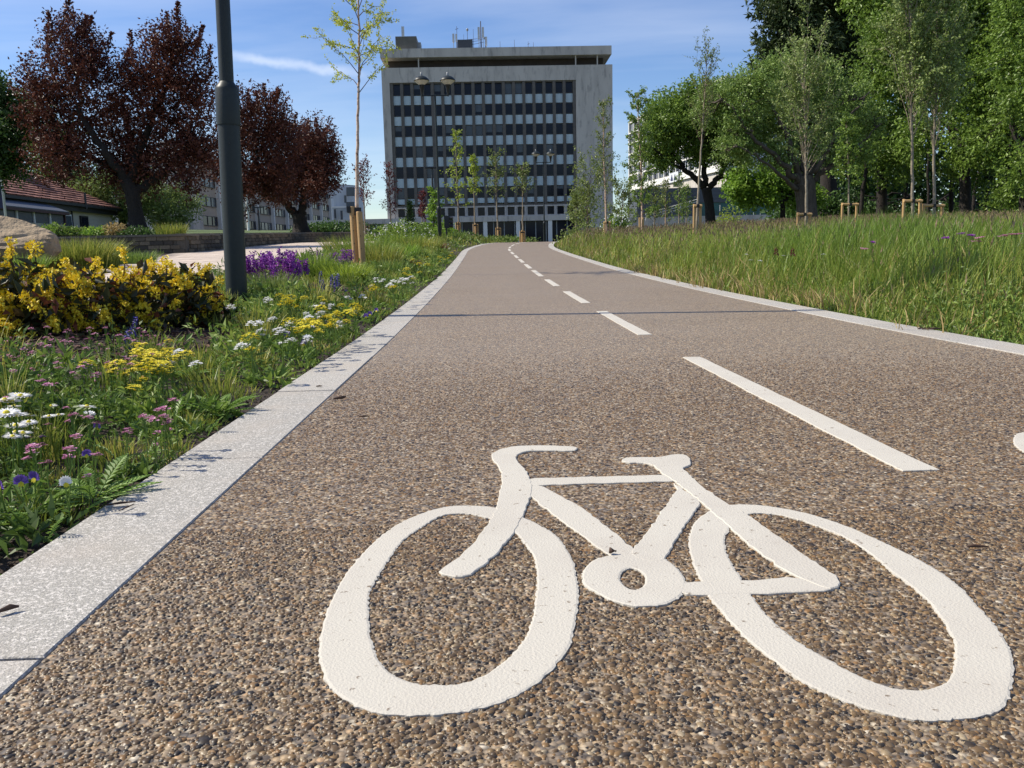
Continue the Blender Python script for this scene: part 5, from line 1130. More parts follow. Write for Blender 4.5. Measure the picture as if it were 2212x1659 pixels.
young_tree('birch_tree', 'leaning slim birch in front of the forked tree', 23, [(1503, 510), (1508, 420), (1516, 300), (1523, 200), (1528, 112)], .038, 320, 116, 44, 34, m_greyleaf, m_barkp, .062, .03, 1200, (50, 78), group=rb_, conic=.5)
young_tree('hornbeam_sapling', 'pale sapling branching into a fan, in front of the spreading tree', 23, [(1741, 510), (1742, 420), (1741, 372), (1738, 260), (1735, 150)], .045, 385, 165, 92, 46, m_silver, m_barkp, .075, .046, 5500, (42, 78), twig=m_barkp, group=rb_, conic=.45)
young_tree('green_sapling', 'darker green sapling between the fan sapling and the two tall pale ones', 26, [(1833, 510), (1834, 420), (1831, 330), (1828, 255)], .035, 400, 262, 40, 30, m_midleaf, m_barkp, .10, .06, 1500, (15, 60), group=rb_, conic=.5)
young_tree('hornbeam_sapling', 'taller left one of the two pale barked saplings at the wood edge', 22, [(1971, 510), (1971, 420), (1970, 300), (1966, 150), (1962, -40)], .046, 310, -30, 92, 56, m_silver, m_barkp, .09, .055, 8500, (50, 80), twig=m_barkp, group=rb_, conic=.5)
young_tree('hornbeam_sapling', 'right one of the two pale barked saplings at the wood edge', 22.5, [(2017, 512), (2018, 420), (2017, 330), (2022, 180), (2026, -20)], .046, 345, -10, 88, 54, m_silver, m_barkp, .09, .055, 8000, (48, 78), twig=m_barkp, group=rb_, conic=.5)
for (u, v1, Yb, lab) in ((1244, 420, 40, 'thin sparse sapling at the right foot of the office block'), (1413, 400, 46, 'small thin sapling right of the drooping birch'), (1437, 395, 44, 'thin white stemmed sapling before the slate podium'), (1466, 380, 48, 'dark thin sapling before the slate podium'), (1482, 400, 50, 'small leafy sapling left of the leaning slim birch')):
    young_tree('small_sapling', lab, Yb, [(u, 505), (u + 1, 450), (u, v1)], .04, 485, v1 + 4, 20, 24, m_greyleaf if u < 1440 else m_midleaf, m_birch if u in (1437,) else m_barkp, .11, .055, 600, (35, 70), group='small far saplings', conic=.5)
for (u, Yb, v1, hw, lab, lf) in ((1272, 37, 365, 44, 'airy yellowish multi-stemmed shrub before the blank concrete wall', m_yellowleaf), (1345, 40, 400, 34, 'airy green multi-stemmed shrub right of the white stemmed birch', m_greyleaf), (1255, 42, 430, 30, 'lower olive shrub left of the white stemmed birch', m_greyleaf)):
    young_tree('multi_stem_shrub', lab, Yb, [(u, 512), (u - 3, 470), (u + 4, v1)], .03, 508, v1 + 10, hw, 40, lf if lf is m_greyleaf else m_greyleaf, m_twig, .12, .06, 1500, (35, 70), conic=.1, group='multi stemmed shrubs at the track crest')

# ------------------------------------------------------------------ tree stakes
def stake_pair(u0, u1, vtop, Yb, label, bar=True, hgt=1.15, r=.038, y2=0.0):
    a, c = np.array(at(u0, vtop, Yb)), np.array(at(u1, vtop, Yb + y2)); 
    za, zc = float(g(a[0], a[1])), float(g(c[0], c[1]))
    t = thing('tree_stake', label, 'tree stake', ((a[0] + c[0]) / 2, Yb, (za + zc) / 2), 'timber stakes holding young trees')
    for p, z in ((a, za), (c, zc)):
        b = MB(); b.tube([(p[0], p[1], z - .2), (p[0], p[1], p[2] - .01), (p[0], p[1], p[2])], (r, r, r * .9), 12); b.build('post', m_wood, t, smooth=False)
    if bar:
        m_ = (a + c) / 2; d = c - a; L = np.linalg.norm(d[:2]); an = math.atan2(d[1], d[0]); 
        b = MB(); b.tube([a + (-d) / L * .03 + (0, -r - .012, -.05), c + d / L * .03 + (0, -r - .012, -.05)], (r * .9, r * .9), 8); b.build('crossbar', m_woodend, t)
        b = MB(); b.box(m_ + np.array([0, -r - .012, -.05]), (.07, r * 2.2, .085), an); b.build('tie', m_rubber, t)
    return t
sg = 'timber stakes holding young trees'
stake_pair(1500, 1513, 441, 22.7, 'stake pair with a short crossbar at the leaning slim birch')
stake_pair(1724, 1750, 459, 22.6, 'low stake pair with a crossbar at the fan sapling')
stake_pair(1820, 1851, 438, 25.6, 'stake pair with a crossbar at the darker green sapling')
stake_pair(1953, 1988, 430, 21.5, 'left and taller stake pair at the two pale barked saplings')
stake_pair(1996, 2036, 440, 22.0, 'right stake pair at the two pale barked saplings')
stake_pair(1382, 1389, 470, 29.6, 'stakes at the foot of the drooping birch', False)
stake_pair(1306, 1317, 478, 31.6, 'stakes at the foot of the white stemmed birch', True)
stake_pair(791, 797, 487, 40, 'thin stake pair behind the nearest birch', True)
stake_pair(848, 856, 488, 44, 'stake pair at the wine red sapling by the office block corner', True)
for u, v, Yb, lab in ((985, 481, 51.6, 'bright yellow green sapling'), (1023, 484, 48.6, 'narrow yellow green sapling'), (1072, 492, 50.6, 'thin dull green sapling'), (1124, 499, 45.6, 'short dull green sapling')):
    t = stake_pair(u, u + 9, v, Yb, 'pale stakes with a dark tie round the %s' % lab, False, r=.045)
    p = np.array(at(u + 4.5, v + 3, Yb)); b = MB(); b.box(p + np.array([0, -.05, 0]), (.20, .06, .07)); b.build('tie', m_rubber, t)
    p = np.array(at(u + 4, v - 2, Yb + .2)); z = float(g(p[0], p[1])); b = MB(); b.tube([(p[0], p[1], z - .2), p], .045, 10); b.build('post', m_woodend, t)
# two stout stakes at the nearest birch
for u, v, lab, Yk in ((761, 446, 'stout round stake with a bright top on the left of the nearest birch', 13.9), (776, 457, 'shorter drilled stake on the right of the nearest birch', 13.8)):
    p = np.array(at(u, v, Yk)); z = float(g(p[0], p[1]))
    t = thing('tree_stake', lab, 'tree stake', (p[0], p[1], z), sg)
    b = MB(); b.tube([(p[0] + .02, p[1], z - .2), (p[0], p[1], p[2] - .012), (p[0], p[1], p[2])], (.052, .050, .045), 16); b.build('post', m_wood, t, smooth=False)
    for k in range(3):
        b = MB(); b.tube([(p[0] + .01, p[1] - .046, p[2] - .18 - .2 * k), (p[0] + .01, p[1] - .056, p[2] - .18 - .2 * k)], .008, 6); b.build('bolt_hole', m_rubber, t)
    if u == 761:
        b = MB(); b.box((p[0] + .09, p[1] - .02, p[2] - .08), (.10, .06, .12)); b.box((p[0] - .05, p[1] - .03, p[2] - .05), (.05, .06, .10)); b.build('tie', m_rubber, t)

# ------------------------------------------------------------------ meadow on the right
def wedge(n, y0, y1, xlo, xhi, pw=1.0):
    y = y0 + (y1 - y0) * R.random(n)**pw; lo = xlo(y); hi = np.minimum(xhi(y), .03 * y + .66 * y + .5)
    hi = np.maximum(hi, lo); x = lo + (hi - lo) * R.random(n)
    return x, y, hi - lo
ed = lambda y: XR + KW + bend(y)
def thin(x, y, w):                            # keep points in proportion to the strip's width, so that the density stays even
    k = R.random(len(x)) < w / max(w.max(), 1e-6)
    return x[k], y[k]
gm_ = MB(); gb = MB(); gs = MB()
def grass(n, y0, y1, hmul, wd_, xcap=40):
    x, y = thin(*wedge(n, y0, y1, lambda y: ed(y) + .01, lambda y: np.full_like(y, xcap)))
    e = x - ed(y); k = len(x)
    P = np.stack([x, y, g(x, y) - .02], 1)
    patch = vnoise(P * np.array([1, 1, 0]), 1.3, 31); patch2 = vnoise(P * np.array([1, 1, 0]), .5, 33)
    lush = np.exp(-((x - 4.1 - .12 * (y - 8))**2 / 1.7 + (y - 9.2)**2 / 9))
    h = hmul * (.12 + .30 * ss(.0, .9, e) + .16 * lush + .05 * patch) * R.uniform(.55, 1.25, k)
    h *= 1 - .45 * np.exp(-((x - 3.0)**2 / .3 + (y - 4.2)**2 / 1.2))
    lean = R.normal(size=(k, 2)) * .26 + np.array([.10, -.02])
    r_ = np.clip(.42 + .2 * patch + .18 * R.normal(size=k), 0, 1)
    sd = R.random(k)
    straw = sd < np.where(y < 13, (.10 + .55 * (vnoise(P * np.array([1, 1, 0]), 3.1, 37) > .12)) * np.exp(-e / .30) + .06, .16 + .12 * (patch2 > .1)) * np.where(lush > .4, .3, 1)
    isl = (~straw) & (R.random(k) < np.clip(lush * 1.1 + .25 * (patch > .2), 0, .95))
    ot = ~(straw | isl)
    for mb, m_, wk in ((gs, straw, .8), (gb, isl, 1.15), (gm_, ot, 1.0)):
        if m_.any(): mb.blades(P[m_], h[m_] * (1 + .1 * (wk > 1.1)), lean[m_] * (1.5 if wk < .9 else 1), wd_ * wk * R.uniform(.7, 1.3, m_.sum()), r_[m_])
grass(23000, 3.4, 8.0, 1.0, .0065)
grass(42000, 7.6, 14.5, 1.05, .0095)
grass(40000, 14, 27, 1.1, .017, 17)
grass(18000, 26, 48, 1.15, .024, 24)
for mb, nm, m_, lab in ((gm_, 'meadow_grass', m_grass, 'tall mixed green meadow grass on the right bank'), (gb, 'lush_grass', m_grassb, 'lush bright green blades in the middle of the meadow'), (gs, 'dry_grass', m_straw, 'straw coloured dry grass along the kerb and in the meadow')):
    tag(mb.build(nm, m_), lab, kind='stuff')
# seed heads, brownish, over the farther meadow
sh_ = MB(); x, y = thin(*wedge(15000, 4.5, 34, lambda y: ed(y) + .3, lambda y: np.full_like(y, 15.)))
k = len(x); P = np.stack([x, y, g(x, y) + R.uniform(.26, .52, k) * ss(.2, 1.2, x - ed(y))], 1); sh_.leaves(P, rdir(k) * .35 + (0, 0, 1), rdir(k), .08, .010 * (1 + y / 16), R.random(k))
tag(sh_.build('seed_heads', mat('grass_seed_heads', (.2, .14, .09), .8, rnd=[(0, (.14, .085, .06)), (1, (.28, .21, .12))], trans=.2)), 'brownish grass seed heads over the meadow', kind='stuff')
ORD = ['nearest', 'second', 'third', 'fourth', 'fifth', 'sixth', 'seventh', 'eighth', 'ninth', 'tenth', 'eleventh', 'twelfth', 'thirteenth', 'farthest']
ks = [(1860, 6.1), (1800, 6.4), (1720, 6.9), (1655, 7.4), (1600, 7.9), (1560, 8.5), (1505, 9.2), (1460, 10), (1425, 11), (1395, 12), (1372, 13), (1345, 14.5), (1905, 5.6), (2150, 4.5)]
ks.sort(key=lambda k: k[1])
for i, (u, y_) in enumerate(ks):
    x_ = float(ed(y_)) + R.uniform(.05, .22); t = thing('straw_tuft', '%s dry straw coloured tuft along the right kerb, counted up the track' % ORD[i], 'grass tuft', (x_, y_, float(g(x_, y_))), 'dry tufts along the right kerb')
    n = int(R.uniform(45, 95)); a = R.random(n) * 6.28; q = .22 * np.sqrt(R.random(n)); P = np.stack([x_ + q * np.cos(a), y_ + q * 1.6 * np.sin(a), np.full(n, float(g(x_, y_)) - .02)], 1)
    b = MB(); b.blades(P, R.uniform(.08, .30, n) * R.uniform(.6, 1.1), np.stack([np.cos(a), np.sin(a)], 1) * .35 + R.normal(size=(n, 2)) * .3, .006 * (1 + y_ / 14)); b.build('blades', m_straw, t)
# broad herb leaves low at the meadow's near corner
hb = MB(); x, y = thin(*wedge(15000, 3.4, 7.5, lambda y: ed(y) + .02, lambda y: ed(y) + 1.3)); k = len(x)
nz = vnoise(np.stack([x, y, 0 * x], 1), 2.6, 41) > -.25; x, y = x[nz], y[nz]; k = len(x)
P = np.stack([x, y, g(x, y) + R.random(k)**1.6 * .17 * ss(-.05, .6, x - ed(y)) + .005], 1)
hb.leaves(P, rdir(k, .35), rdir(k, 1.2), R.uniform(.02, .055, k), R.uniform(.008, .018, k))
tag(hb.build('low_herbs', m_herb), 'low broad leaved herbs at the near edge of the meadow', kind='stuff')

def along(u, v, h):                           # point of the line of sight through (u, v) that is h above the ground
    r = ray(u, v); t = np.linspace(.6, 60, 24000); P = EYE[:, None] + r[:, None] * t
    ok = (P[2] - g(P[0], P[1]) < h) & ((P[0] < XL - KW - .02 + bend(P[1])) | ((P[0] > XR + KW + .05 + bend(P[1])) & (P[1] > 4.6)))
    return P[:, np.argmax(ok)] if ok.any() else None
# ------------------------------------------------------------------ flowers (prototypes built once, copied)
class Proto:
    def __init__(s, parts): s.parts = parts      # [(name, mesh, under)]
    def place(s, name, label, cat, group, loc, rz, sc_=1.0):
        o = bpy.data.objects.new(name, None); col.objects.link(o); o.empty_display_size = .02
        o.location = tuple(loc); o.rotation_euler = (R.normal() * .08, R.normal() * .08, rz); o.scale = (sc_,) * 3
        tag(o, label, cat, group)
        for nm, me in s.parts:
            c = bpy.data.objects.new(nm, me); col.objects.link(c); c.parent = o
        return o
def petals(mb, c, n, r, w, tilt, a0=0.0, rnd=None):
    a = a0 + np.arange(n) * 2 * pi / n
    d = np.stack([np.cos(a), np.sin(a), np.full(n, tilt)], 1); mb.leaves(np.repeat(np.asarray(c, float)[None], n, 0) + d * r * .12, d, np.tile([0, 0, 1.], (n, 1)), r, w, rnd, fold=.04)
def mk_stem(h, leaf=4, rad=.0016, L=.03, W=.006):
    b = MB(); b.tube(curve((0, 0, 0), (0, 0, h), (R.normal() * .006, R.normal() * .006, 0), 5, .01), rad, 5, cap=False)
    k = leaf
    if k: b.leaves(np.c_[np.zeros((k, 2)), R.uniform(.1, .75, k) * h], rdir(k, .4), rdir(k, 1), L, W, .4)
    return b.mesh('stem', m_herb)
def mk_daisy(h, r):
    p = MB(); petals(p, (0, 0, h), 17, r, r * .30, .05); petals(p, (0, 0, h + .001), 13, r * .86, r * .28, .16, .2)
    c = MB(); c.lathe([(r * .26, h - .001), (r * .27, h + .003), (r * .16, h + .006), (0.0, h + .007)], n=10)
    return Proto([('stem', mk_stem(h)), ('petals', p.mesh('petals', m_white)), ('disc', c.mesh('disc', m_lem))])
def mk_umbel(h, m, r, n=12, pr=.0055):
    p = MB()
    for k in range(n):
        a = R.random() * 6.28; q = r * math.sqrt(R.random()); c = (q * math.cos(a), q * math.sin(a), h - r * .9 + .95 * math.sqrt(max(r * r - q * q * .95, 0)) * R.uniform(.6, 1.05))
        petals(p, c, 5, pr * R.uniform(.8, 1.2), pr * .8, R.uniform(-.2, .7), R.random() * 6, R.random())
    s = MB(); s.tube([(0, 0, 0), (0, 0, h * .7)], .0013, 5, cap=False)
    for k in range(5):
        a = R.random() * 6.28; s.tube([(0, 0, h * .7), (r * .6 * math.cos(a), r * .6 * math.sin(a), h - .003)], .0008, 4, cap=False)
    k = 5; s.leaves(np.c_[np.zeros((k, 2)), R.uniform(.05, .7, k) * h], rdir(k, .5), rdir(k, 1), .03, .006, .4)
    return Proto([('stem', s.mesh('stem', m_herb)), ('flower_head', p.mesh('flower_head', m))])
def mk_pansy(h, m):
    p = MB()
    for a, r in ((1.57 - .55, .016), (1.57 + .55, .016), (.1, .015), (3.04, .015)):
        d = np.array([[math.cos(a), -.25, math.sin(a)]]); 
        for k in (-.35, 0, .35):
            d2_ = np.array([[math.cos(a + k), -.25, math.sin(a + k)]]); p.leaves(np.array([[0, 0, h]]), d2_, np.array([[0, -1., .2]]), r, r * .62, R.random(), fold=.02)
    l = MB()
    for k in (-.4, 0, .4): l.leaves(np.array([[0, -.002, h]]), np.array([[math.sin(k), -.3, -math.cos(k)]]), np.array([[0, -1., .2]]), .012, .007, .5, fold=.02)
    return Proto([('stem', mk_stem(h, 5, .0014, .028, .010)), ('upper_petals', p.mesh('upper_petals', m)), ('lower_petal', l.mesh('lower_petal', m_lem))])
def mk_spike(h, m, r=.010, n=60, f0=.5, fl=.006):
    p = MB(); z = h * (f0 + (1 - f0) * R.random(n)); a = R.random(n) * 6.28; q = r * (1.1 - .6 * (z / h - f0) / (1 - f0))
    p.leaves(np.stack([q * .3 * np.cos(a), q * .3 * np.sin(a), z], 1), np.stack([np.cos(a), np.sin(a), R.normal(size=n) * .5], 1), rdir(n, .5), q * 1.3, fl)
    return Proto([('stem', mk_stem(h * .9, 6, .0018, .05, .008)), ('florets', p.mesh('florets', m))])
daisy = [mk_daisy(.13, .021), mk_daisy(.11, .018), mk_daisy(.15, .023)]
pinks = [mk_umbel(h, m_pink, r, n) for h, r, n in ((.13, .011, 10), (.15, .013, 13), (.11, .009, 8), (.16, .014, 15))]
lemon = [mk_umbel(h, m_lem, r, n, .006) for h, r, n in ((.13, .020, 26), (.15, .024, 32), (.11, .017, 22))]
mwhite = [mk_umbel(.34, m_white, .018, 10, .008)]
whites = [mk_umbel(h, m_white, r, n, .007) for h, r, n in ((.11, .016, 14), (.13, .020, 18))]
pansy = [mk_pansy(.085, m_viol), mk_pansy(.10, m_white), mk_pansy(.07, m_viol)]
musc = [mk_spike(.14, m_blue, .011, 80), mk_spike(.17, m_blue, .012, 90)]
def flower(protos, name, label, cat, group, u, v, h, sc_=1.0):
    p = along(u, v, h * sc_)
    if p is None: return
    pr_ = protos[R.integers(len(protos))]
    o = pr_.place(name, label, cat, group, (p[0], p[1], float(g(p[0], p[1]))), R.uniform(-.8, .8), sc_)
    return p
z3 = lambda x, y: ((x / 4.148) * .8848, (850 + y / 4.148) * .8848)
z5 = lambda x, y: ((560 + x / 3.456) * .8848, (560 + y / 3.456) * .8848)
dl = ['white daisy with the roundest bloom, right of the white patch at the left edge', 'white daisy just left of the roundest one', 'small white daisy half open, lower left of the roundest one', 'small white daisy below the roundest one', 'white daisy low in the bed near the left edge', 'white daisy cut by the left edge of the photo']
for i, q in enumerate([(765, 605), (545, 590), (510, 690), (605, 680), (205, 910), (40, 905)]):
    flower(daisy[i % 3:i % 3 + 1], 'daisy', dl[i], 'daisy', 'white daisies in the flowerbed', *z3(*q), (.13, .11, .15)[i % 3], (1.0, .85, .7, .7, .9, .8)[i])
for k in range(16):
    flower(daisy, 'daisy', 'white daisy crowded into the white patch at the left edge of the bed', 'daisy', 'daisies crowded in a white patch', R.uniform(6, 62), R.uniform(866, 922), .13, R.uniform(.8, 1.1))
for i, q in enumerate([(1840, 35), (1660, 190), (1720, 170), (1975, 165), (870, 600)]):
    flower(whites, 'white_flower', 'small white flower scattered among the pink and yellow ones', 'flower', 'scattered white flowers', *z3(*q), .12, 1)
vl = ['deep violet pansy at the left edge of the bed', 'violet and yellow pansy second from the left edge', 'violet pansy third from the left edge', 'pale pansy with a yellow lip nearest the kerb', 'violet pansy in the middle of the pink flowers', 'small violet pansy above the bare soil']
for i, q in enumerate([(40, 1310), (225, 1335), (320, 1300), (715, 1435), (985, 790), (840, 1075)]):
    flower([pansy[1]] if i == 3 else [pansy[0]], 'pansy', vl[i], 'pansy', 'pansies in the flowerbed', *z3(*q), .085, (1.15, .95, .9, .85, .75, .75)[i])
for k in range(150):
    if k < 112: u, v = R.uniform(0, 345), 0; v = 712 + R.random()**1.2 * (150 - .18 * u)
    else: u, v = R.uniform(60, 380), R.uniform(880, 1010); v = min(v, 1050 - .45 * u + 40)
    flower(pinks, 'pink_flower', ('small head of pink flowers on a thin stem, in the drift below the yellow shrub' if k < 112 else 'small head of pink flowers on a thin stem, in the near corner above the kerb'), 'flower', 'pink flower heads below the yellow shrub' if k < 112 else 'pink flower heads near the kerb', u, v, .135, R.uniform(.6, 1.0))
for k in range(46):
    u, v = 315 + R.normal() * 38, 777 + R.normal() * 18
    flower(lemon, 'yellow_flower', 'bright yellow flower head in the dense clump above the kerb', 'flower', 'dense yellow flower clump', u - (v - 775) * .7, v, .13, R.uniform(.8, 1.2))
for q in [(850, 190), (1740, 100)]:
    flower(lemon, 'yellow_flower', 'lone yellow flower head beside the dense yellow clump', 'flower', 'lone yellow flowers', *z3(*q), .13, 1)
yl = [(470, 600), (610, 590), (905, 650), (640, 800), (740, 810), (880, 770), (950, 810), (1060, 735), (540, 630), (1510, 370), (1600, 390), (1560, 275), (1640, 280), (1830, 225), (1870, 240), (1700, 210), (420, 580), (580, 810), (830, 690), (735, 660), (1220, 490), (790, 550), (1430, 465), (1900, 205), (1790, 250), (1590, 300), (1480, 350), (1760, 215), (160, 940), (480, 590), (900, 780), (650, 790), (1080, 745)]
for q in yl:
    for k in range(2 if q[0] > 1400 else 3):
        u, v = z5(q[0] + R.normal() * 22, q[1] + R.normal() * 10)
        flower(lemon, 'yellow_flower', 'yellow flower head among white flowers along the kerb side of the bed', 'flower', 'yellow flowers along the kerb', u, v, .13, R.uniform(1.0, 1.5) * (1 if q[0] < 1200 else 1.3))
wl_ = [(650, 735), (770, 710), (840, 650), (430, 805), (200, 790), (500, 800), (750, 620), (340, 760), (1080, 690), (1290, 430), (1250, 425), (1460, 530), (1400, 440), (1380, 480), (1230, 440), (690, 790), (1860, 165), (1850, 130), (1750, 270), (300, 860), (410, 870), (640, 975), (1030, 580), (1140, 560), (330, 600), (1540, 560), (1490, 585), (20, 640), (130, 990), (470, 940), (940, 920)]
for q in wl_:
    for k in range(2):
        u, v = z5(q[0] + R.normal() * 16, q[1] + R.normal() * 8)
        flower(whites, 'white_flower', 'white flower among the yellow ones along the kerb side of the bed', 'flower', 'white flowers along the kerb', u, v, .12, R.uniform(.9, 1.5) * (1 if q[0] < 1200 else 1.35))
for q in [(500, 885), (990, 525), (1150, 730), (1180, 710), (640, 950), (1250, 745)]:
    flower([pansy[0]], 'pansy', 'small pale violet pansy farther up the kerb side of the bed', 'pansy', 'far pansies up the bed', *z5(*q), .085, 1.2)
for (u, v) in ((270, 700), (274, 712), (693, 596), (697, 603), (713, 598), (716, 604), (724, 606), (731, 602)):
    flower(musc, 'grape_hyacinth', ('indigo flower spike in front of the yellow shrub' if u < 400 else 'indigo flower spike on the bark mulch right of the purple clump'), 'flower spike', 'indigo spikes by the yellow shrub' if u < 400 else 'indigo spikes on the mulch', u, v, .14, 1.1 if u < 400 else 1.5)
# meadow flowers
z4 = lambda x, y: ((1500 + x / 2.212) * .8848, (y / 2.212) * .8848)
camp = [mk_umbel(.5, m_magenta, .018, 7, .014), mk_umbel(.46, m_pink, .022, 8, .013)]
redh = [mk_spike(.45, m_redleaf, .016, 60, .85, .009)]
for i, q in enumerate([(865, 1222), (925, 1180), (1915, 1375), (1862, 1415), (1885, 1352), (2030, 1440), (2140, 1410), (2085, 1415), (1320, 1492), (1765, 1440), (1955, 1155), (2025, 1140), (2095, 1150), (2180, 1265), (2200, 1270), (1280, 1545), (2160, 1290)]):
    flower(camp[:1] if i < 2 else camp, 'pink_campion', 'magenta flower above the grass tips near the fan sapling' if i < 2 else 'pink flower standing in the right part of the meadow', 'flower', 'magenta flowers at the grass tips' if i < 2 else 'pink flowers in the meadow', *z4(*q), .47, 1.0)
for q in [(880, 1390), (960, 1383)]:
    flower(redh, 'crimson_clover', 'crimson flower spike in the middle of the meadow grass', 'flower spike', 'crimson spikes in the meadow', *z4(*q), .42)
for q in [(465, 1360), (710, 1370), (765, 1437), (910, 1378), (1130, 1370), (740, 1445)]:
    flower(mwhite, 'white_flower', 'small white flower in the left part of the meadow', 'flower', 'white flowers in the meadow', *z4(*q), .34, 1.0)

# ------------------------------------------------------------------ planting bed: ground cover, mulch, tufts, shrubs
def bedpts(n, y0, y1, pad=.05):
    y = y0 + (y1 - y0) * R.random(n); hi = XL - KW + bend(y) - pad * R.random(n); lo = np.maximum(bed_left(y), .03 * y - .66 * y - .3); lo = np.minimum(lo, hi)
    x, y = thin(lo + (hi - lo) * R.random(n), y, hi - lo)
    P = np.stack([x, y, g(x, y)], 1)
    e = XL - KW + bend(y) - x
    mulch = ((((x + 1.95) / .72)**2 + ((y - 4.05) / .95)**2 < 1) | (((x + 1.75) / .75)**2 + ((y - 8.6) / 1.1)**2 < 1)) & (R.random(len(x)) < .93)
    bare = R.random(len(x)) > ss(-.01, .065, e + .03 * vnoise(P, 6, 52))
    keep = ~mulch & ~bare
    return P[keep], e[keep]
cov = MB(); bl_ = MB(); fr = MB()
for n, y0, y1, hm, ls, bw_, cd in ((26000, .8, 2.6, .8, .95, .0030, 40), (28000, 2.4, 5.2, 1.0, 1.2, .0040, 26), (28000, 5, 11, 1.25, 1.6, .007, 12), (18000, 11, 24, 1.5, 2.4, .012, 4), (9000, 24, 46, 1.8, 4.2, .025, 1.2)):
    C_, _e = bedpts(int(cd * (y1 - y0) * 2.2 * (1 + y0 / 6)), y0, y1)                  # plants: every leaf belongs to the nearest one
    nc = len(C_); rc = .62 / math.sqrt(cd); hc = R.uniform(.45, 1.6, nc); kind = R.random(nc); tone = R.normal(size=nc) * .26
    P, e = bedpts(n, y0, y1); k = len(P)
    D2 = (P[:, None, 0] - C_[None, :, 0])**2 + (P[:, None, 1] - C_[None, :, 1])**2; w_ = D2.argmin(1); dd = np.sqrt(D2.min(1)) / rc
    m_ = (R.random(k) < np.clip(1.25 - .9 * dd, .05, 1)); P, e, w_, dd = P[m_], e[m_], w_[m_], np.clip(dd[m_], 0, 1); k = len(P)
    dome = np.sqrt(np.clip(1 - dd * dd * .85, .05, 1)); H = hm * (.03 + .085 * ss(0, .45, e)) * hc[w_] * dome
    out = P - C_[w_]; out[:, 2] = 0; out /= np.linalg.norm(out, axis=1, keepdims=True) + 1e-6
    tn_ = np.clip(.48 + tone[w_] + .2 * R.normal(size=k), 0, 1)
    kd = kind[w_]; A = kd < .55; B_ = ~A
    Q = P[A].copy(); f = R.random(A.sum())**.6; Q[:, 2] += H[A] * f
    big = np.where(kd[A] < .2, 1.7, 1.0)
    cov.leaves(Q, rdir(A.sum(), .5) + out[A] * .7, rdir(A.sum(), 1.1), ls * big * R.uniform(.014, .036, A.sum()), ls * big * R.uniform(.005, .012, A.sum()), tn_[A])
    lean = out[B_][:, :2] * (.55 * dd[B_])[:, None] + R.normal(size=(B_.sum(), 2)) * .22
    bl_.blades(P[B_], np.maximum(H[B_] * R.uniform(.7, 1.55, B_.sum()) * (1 - .45 * ((P[B_][:, 0] < bed_left(P[B_][:, 1]) + 1.6) & (P[B_][:, 1] > 5))), .015), lean, bw_ * R.uniform(.7, 1.5, B_.sum()), tn_[B_])
# feathery leaves: a midrib with pinnae
for n, y0, y1, sc_ in ((260, .85, 2.4, 1.0), (330, 2.2, 4.6, 1.2), (300, 4.4, 8, 1.5)):
    P, e = bedpts(n, y0, y1, .0); 
    for p in P:
        L_ = R.uniform(.06, .12) * sc_; d = rdir(1, .75)[0]; m_ = 13; f = np.linspace(.15, 1, m_)
        rib = p + d * L_ * f[:, None] - np.array([0, 0, 1]) * (f[:, None]**2) * L_ * .25
        s_ = np.cross(d, (0, 0, 1)); s_ /= np.linalg.norm(s_) + 1e-6
        for sg_ in (-1, 1): fr.leaves(rib, s_ * sg_ + d * .5 + rdir(m_) * .15, np.tile([0, 0, 1.], (m_, 1)), L_ * .20 * np.sin(pi * np.clip(f, .1, .97))**.7, L_ * .05, .3 + .4 * R.random())
for mb, nm, m_, lab in ((cov, 'ground_cover', m_herb, 'mixed low green ground cover leaves in the flowerbed'), (bl_, 'bed_grass', m_grass, 'short grassy blades mixed through the flowerbed'), (fr, 'yarrow', m_fern, 'feathery fern-like leaves low in the flowerbed')):
    tag(mb.build(nm, m_), lab, kind='stuff')
P_ = np.stack([R.uniform(-14, -6.2, 9000), R.uniform(11, 24.8, 9000), np.zeros(9000)], 1); P_ = P_[P_[:, 0] < walk_left(P_[:, 1]) - .08]; P_[:, 2] = g(P_[:, 0], P_[:, 1])
P_ = P_[vnoise(P_, 1.4, 91) > -.15]; k = len(P_); wbp = MB(); wbp.blades(P_, R.uniform(.06, .22, k), R.normal(size=(k, 2)) * .4, .012)
tag(wbp.build('wall_bed_plants', m_herb), 'low green plants in the strip between the paved walk and the stone wall', kind='stuff')
# bark mulch
mu = MB()
for cx_, cy_, rx_, ry_, n in ((-1.95, 4.05, .85, 1.05, 3400), (-1.75, 8.5, 1.0, 1.3, 2200), (-2.2, 13, 1.2, 2, 1200)):
    a = R.random(n) * 6.28; q = np.sqrt(R.random(n)); x = cx_ + rx_ * q * np.cos(a); y = cy_ + ry_ * q * np.sin(a)
    k = x < XL - KW - .12; x, y = x[k], y[k]; n = len(x)
    mu.leaves(np.stack([x, y, g(x, y) + .004 + .012 * R.random(n)], 1), rdir(n) * np.array([1, 1, .25]), rdir(n, 1.5), R.uniform(.02, .055, n), R.uniform(.008, .02, n))
tag(mu.build('bark_mulch', m_bark), 'brown bark mulch under the yellow shrub and the purple clump', kind='stuff')
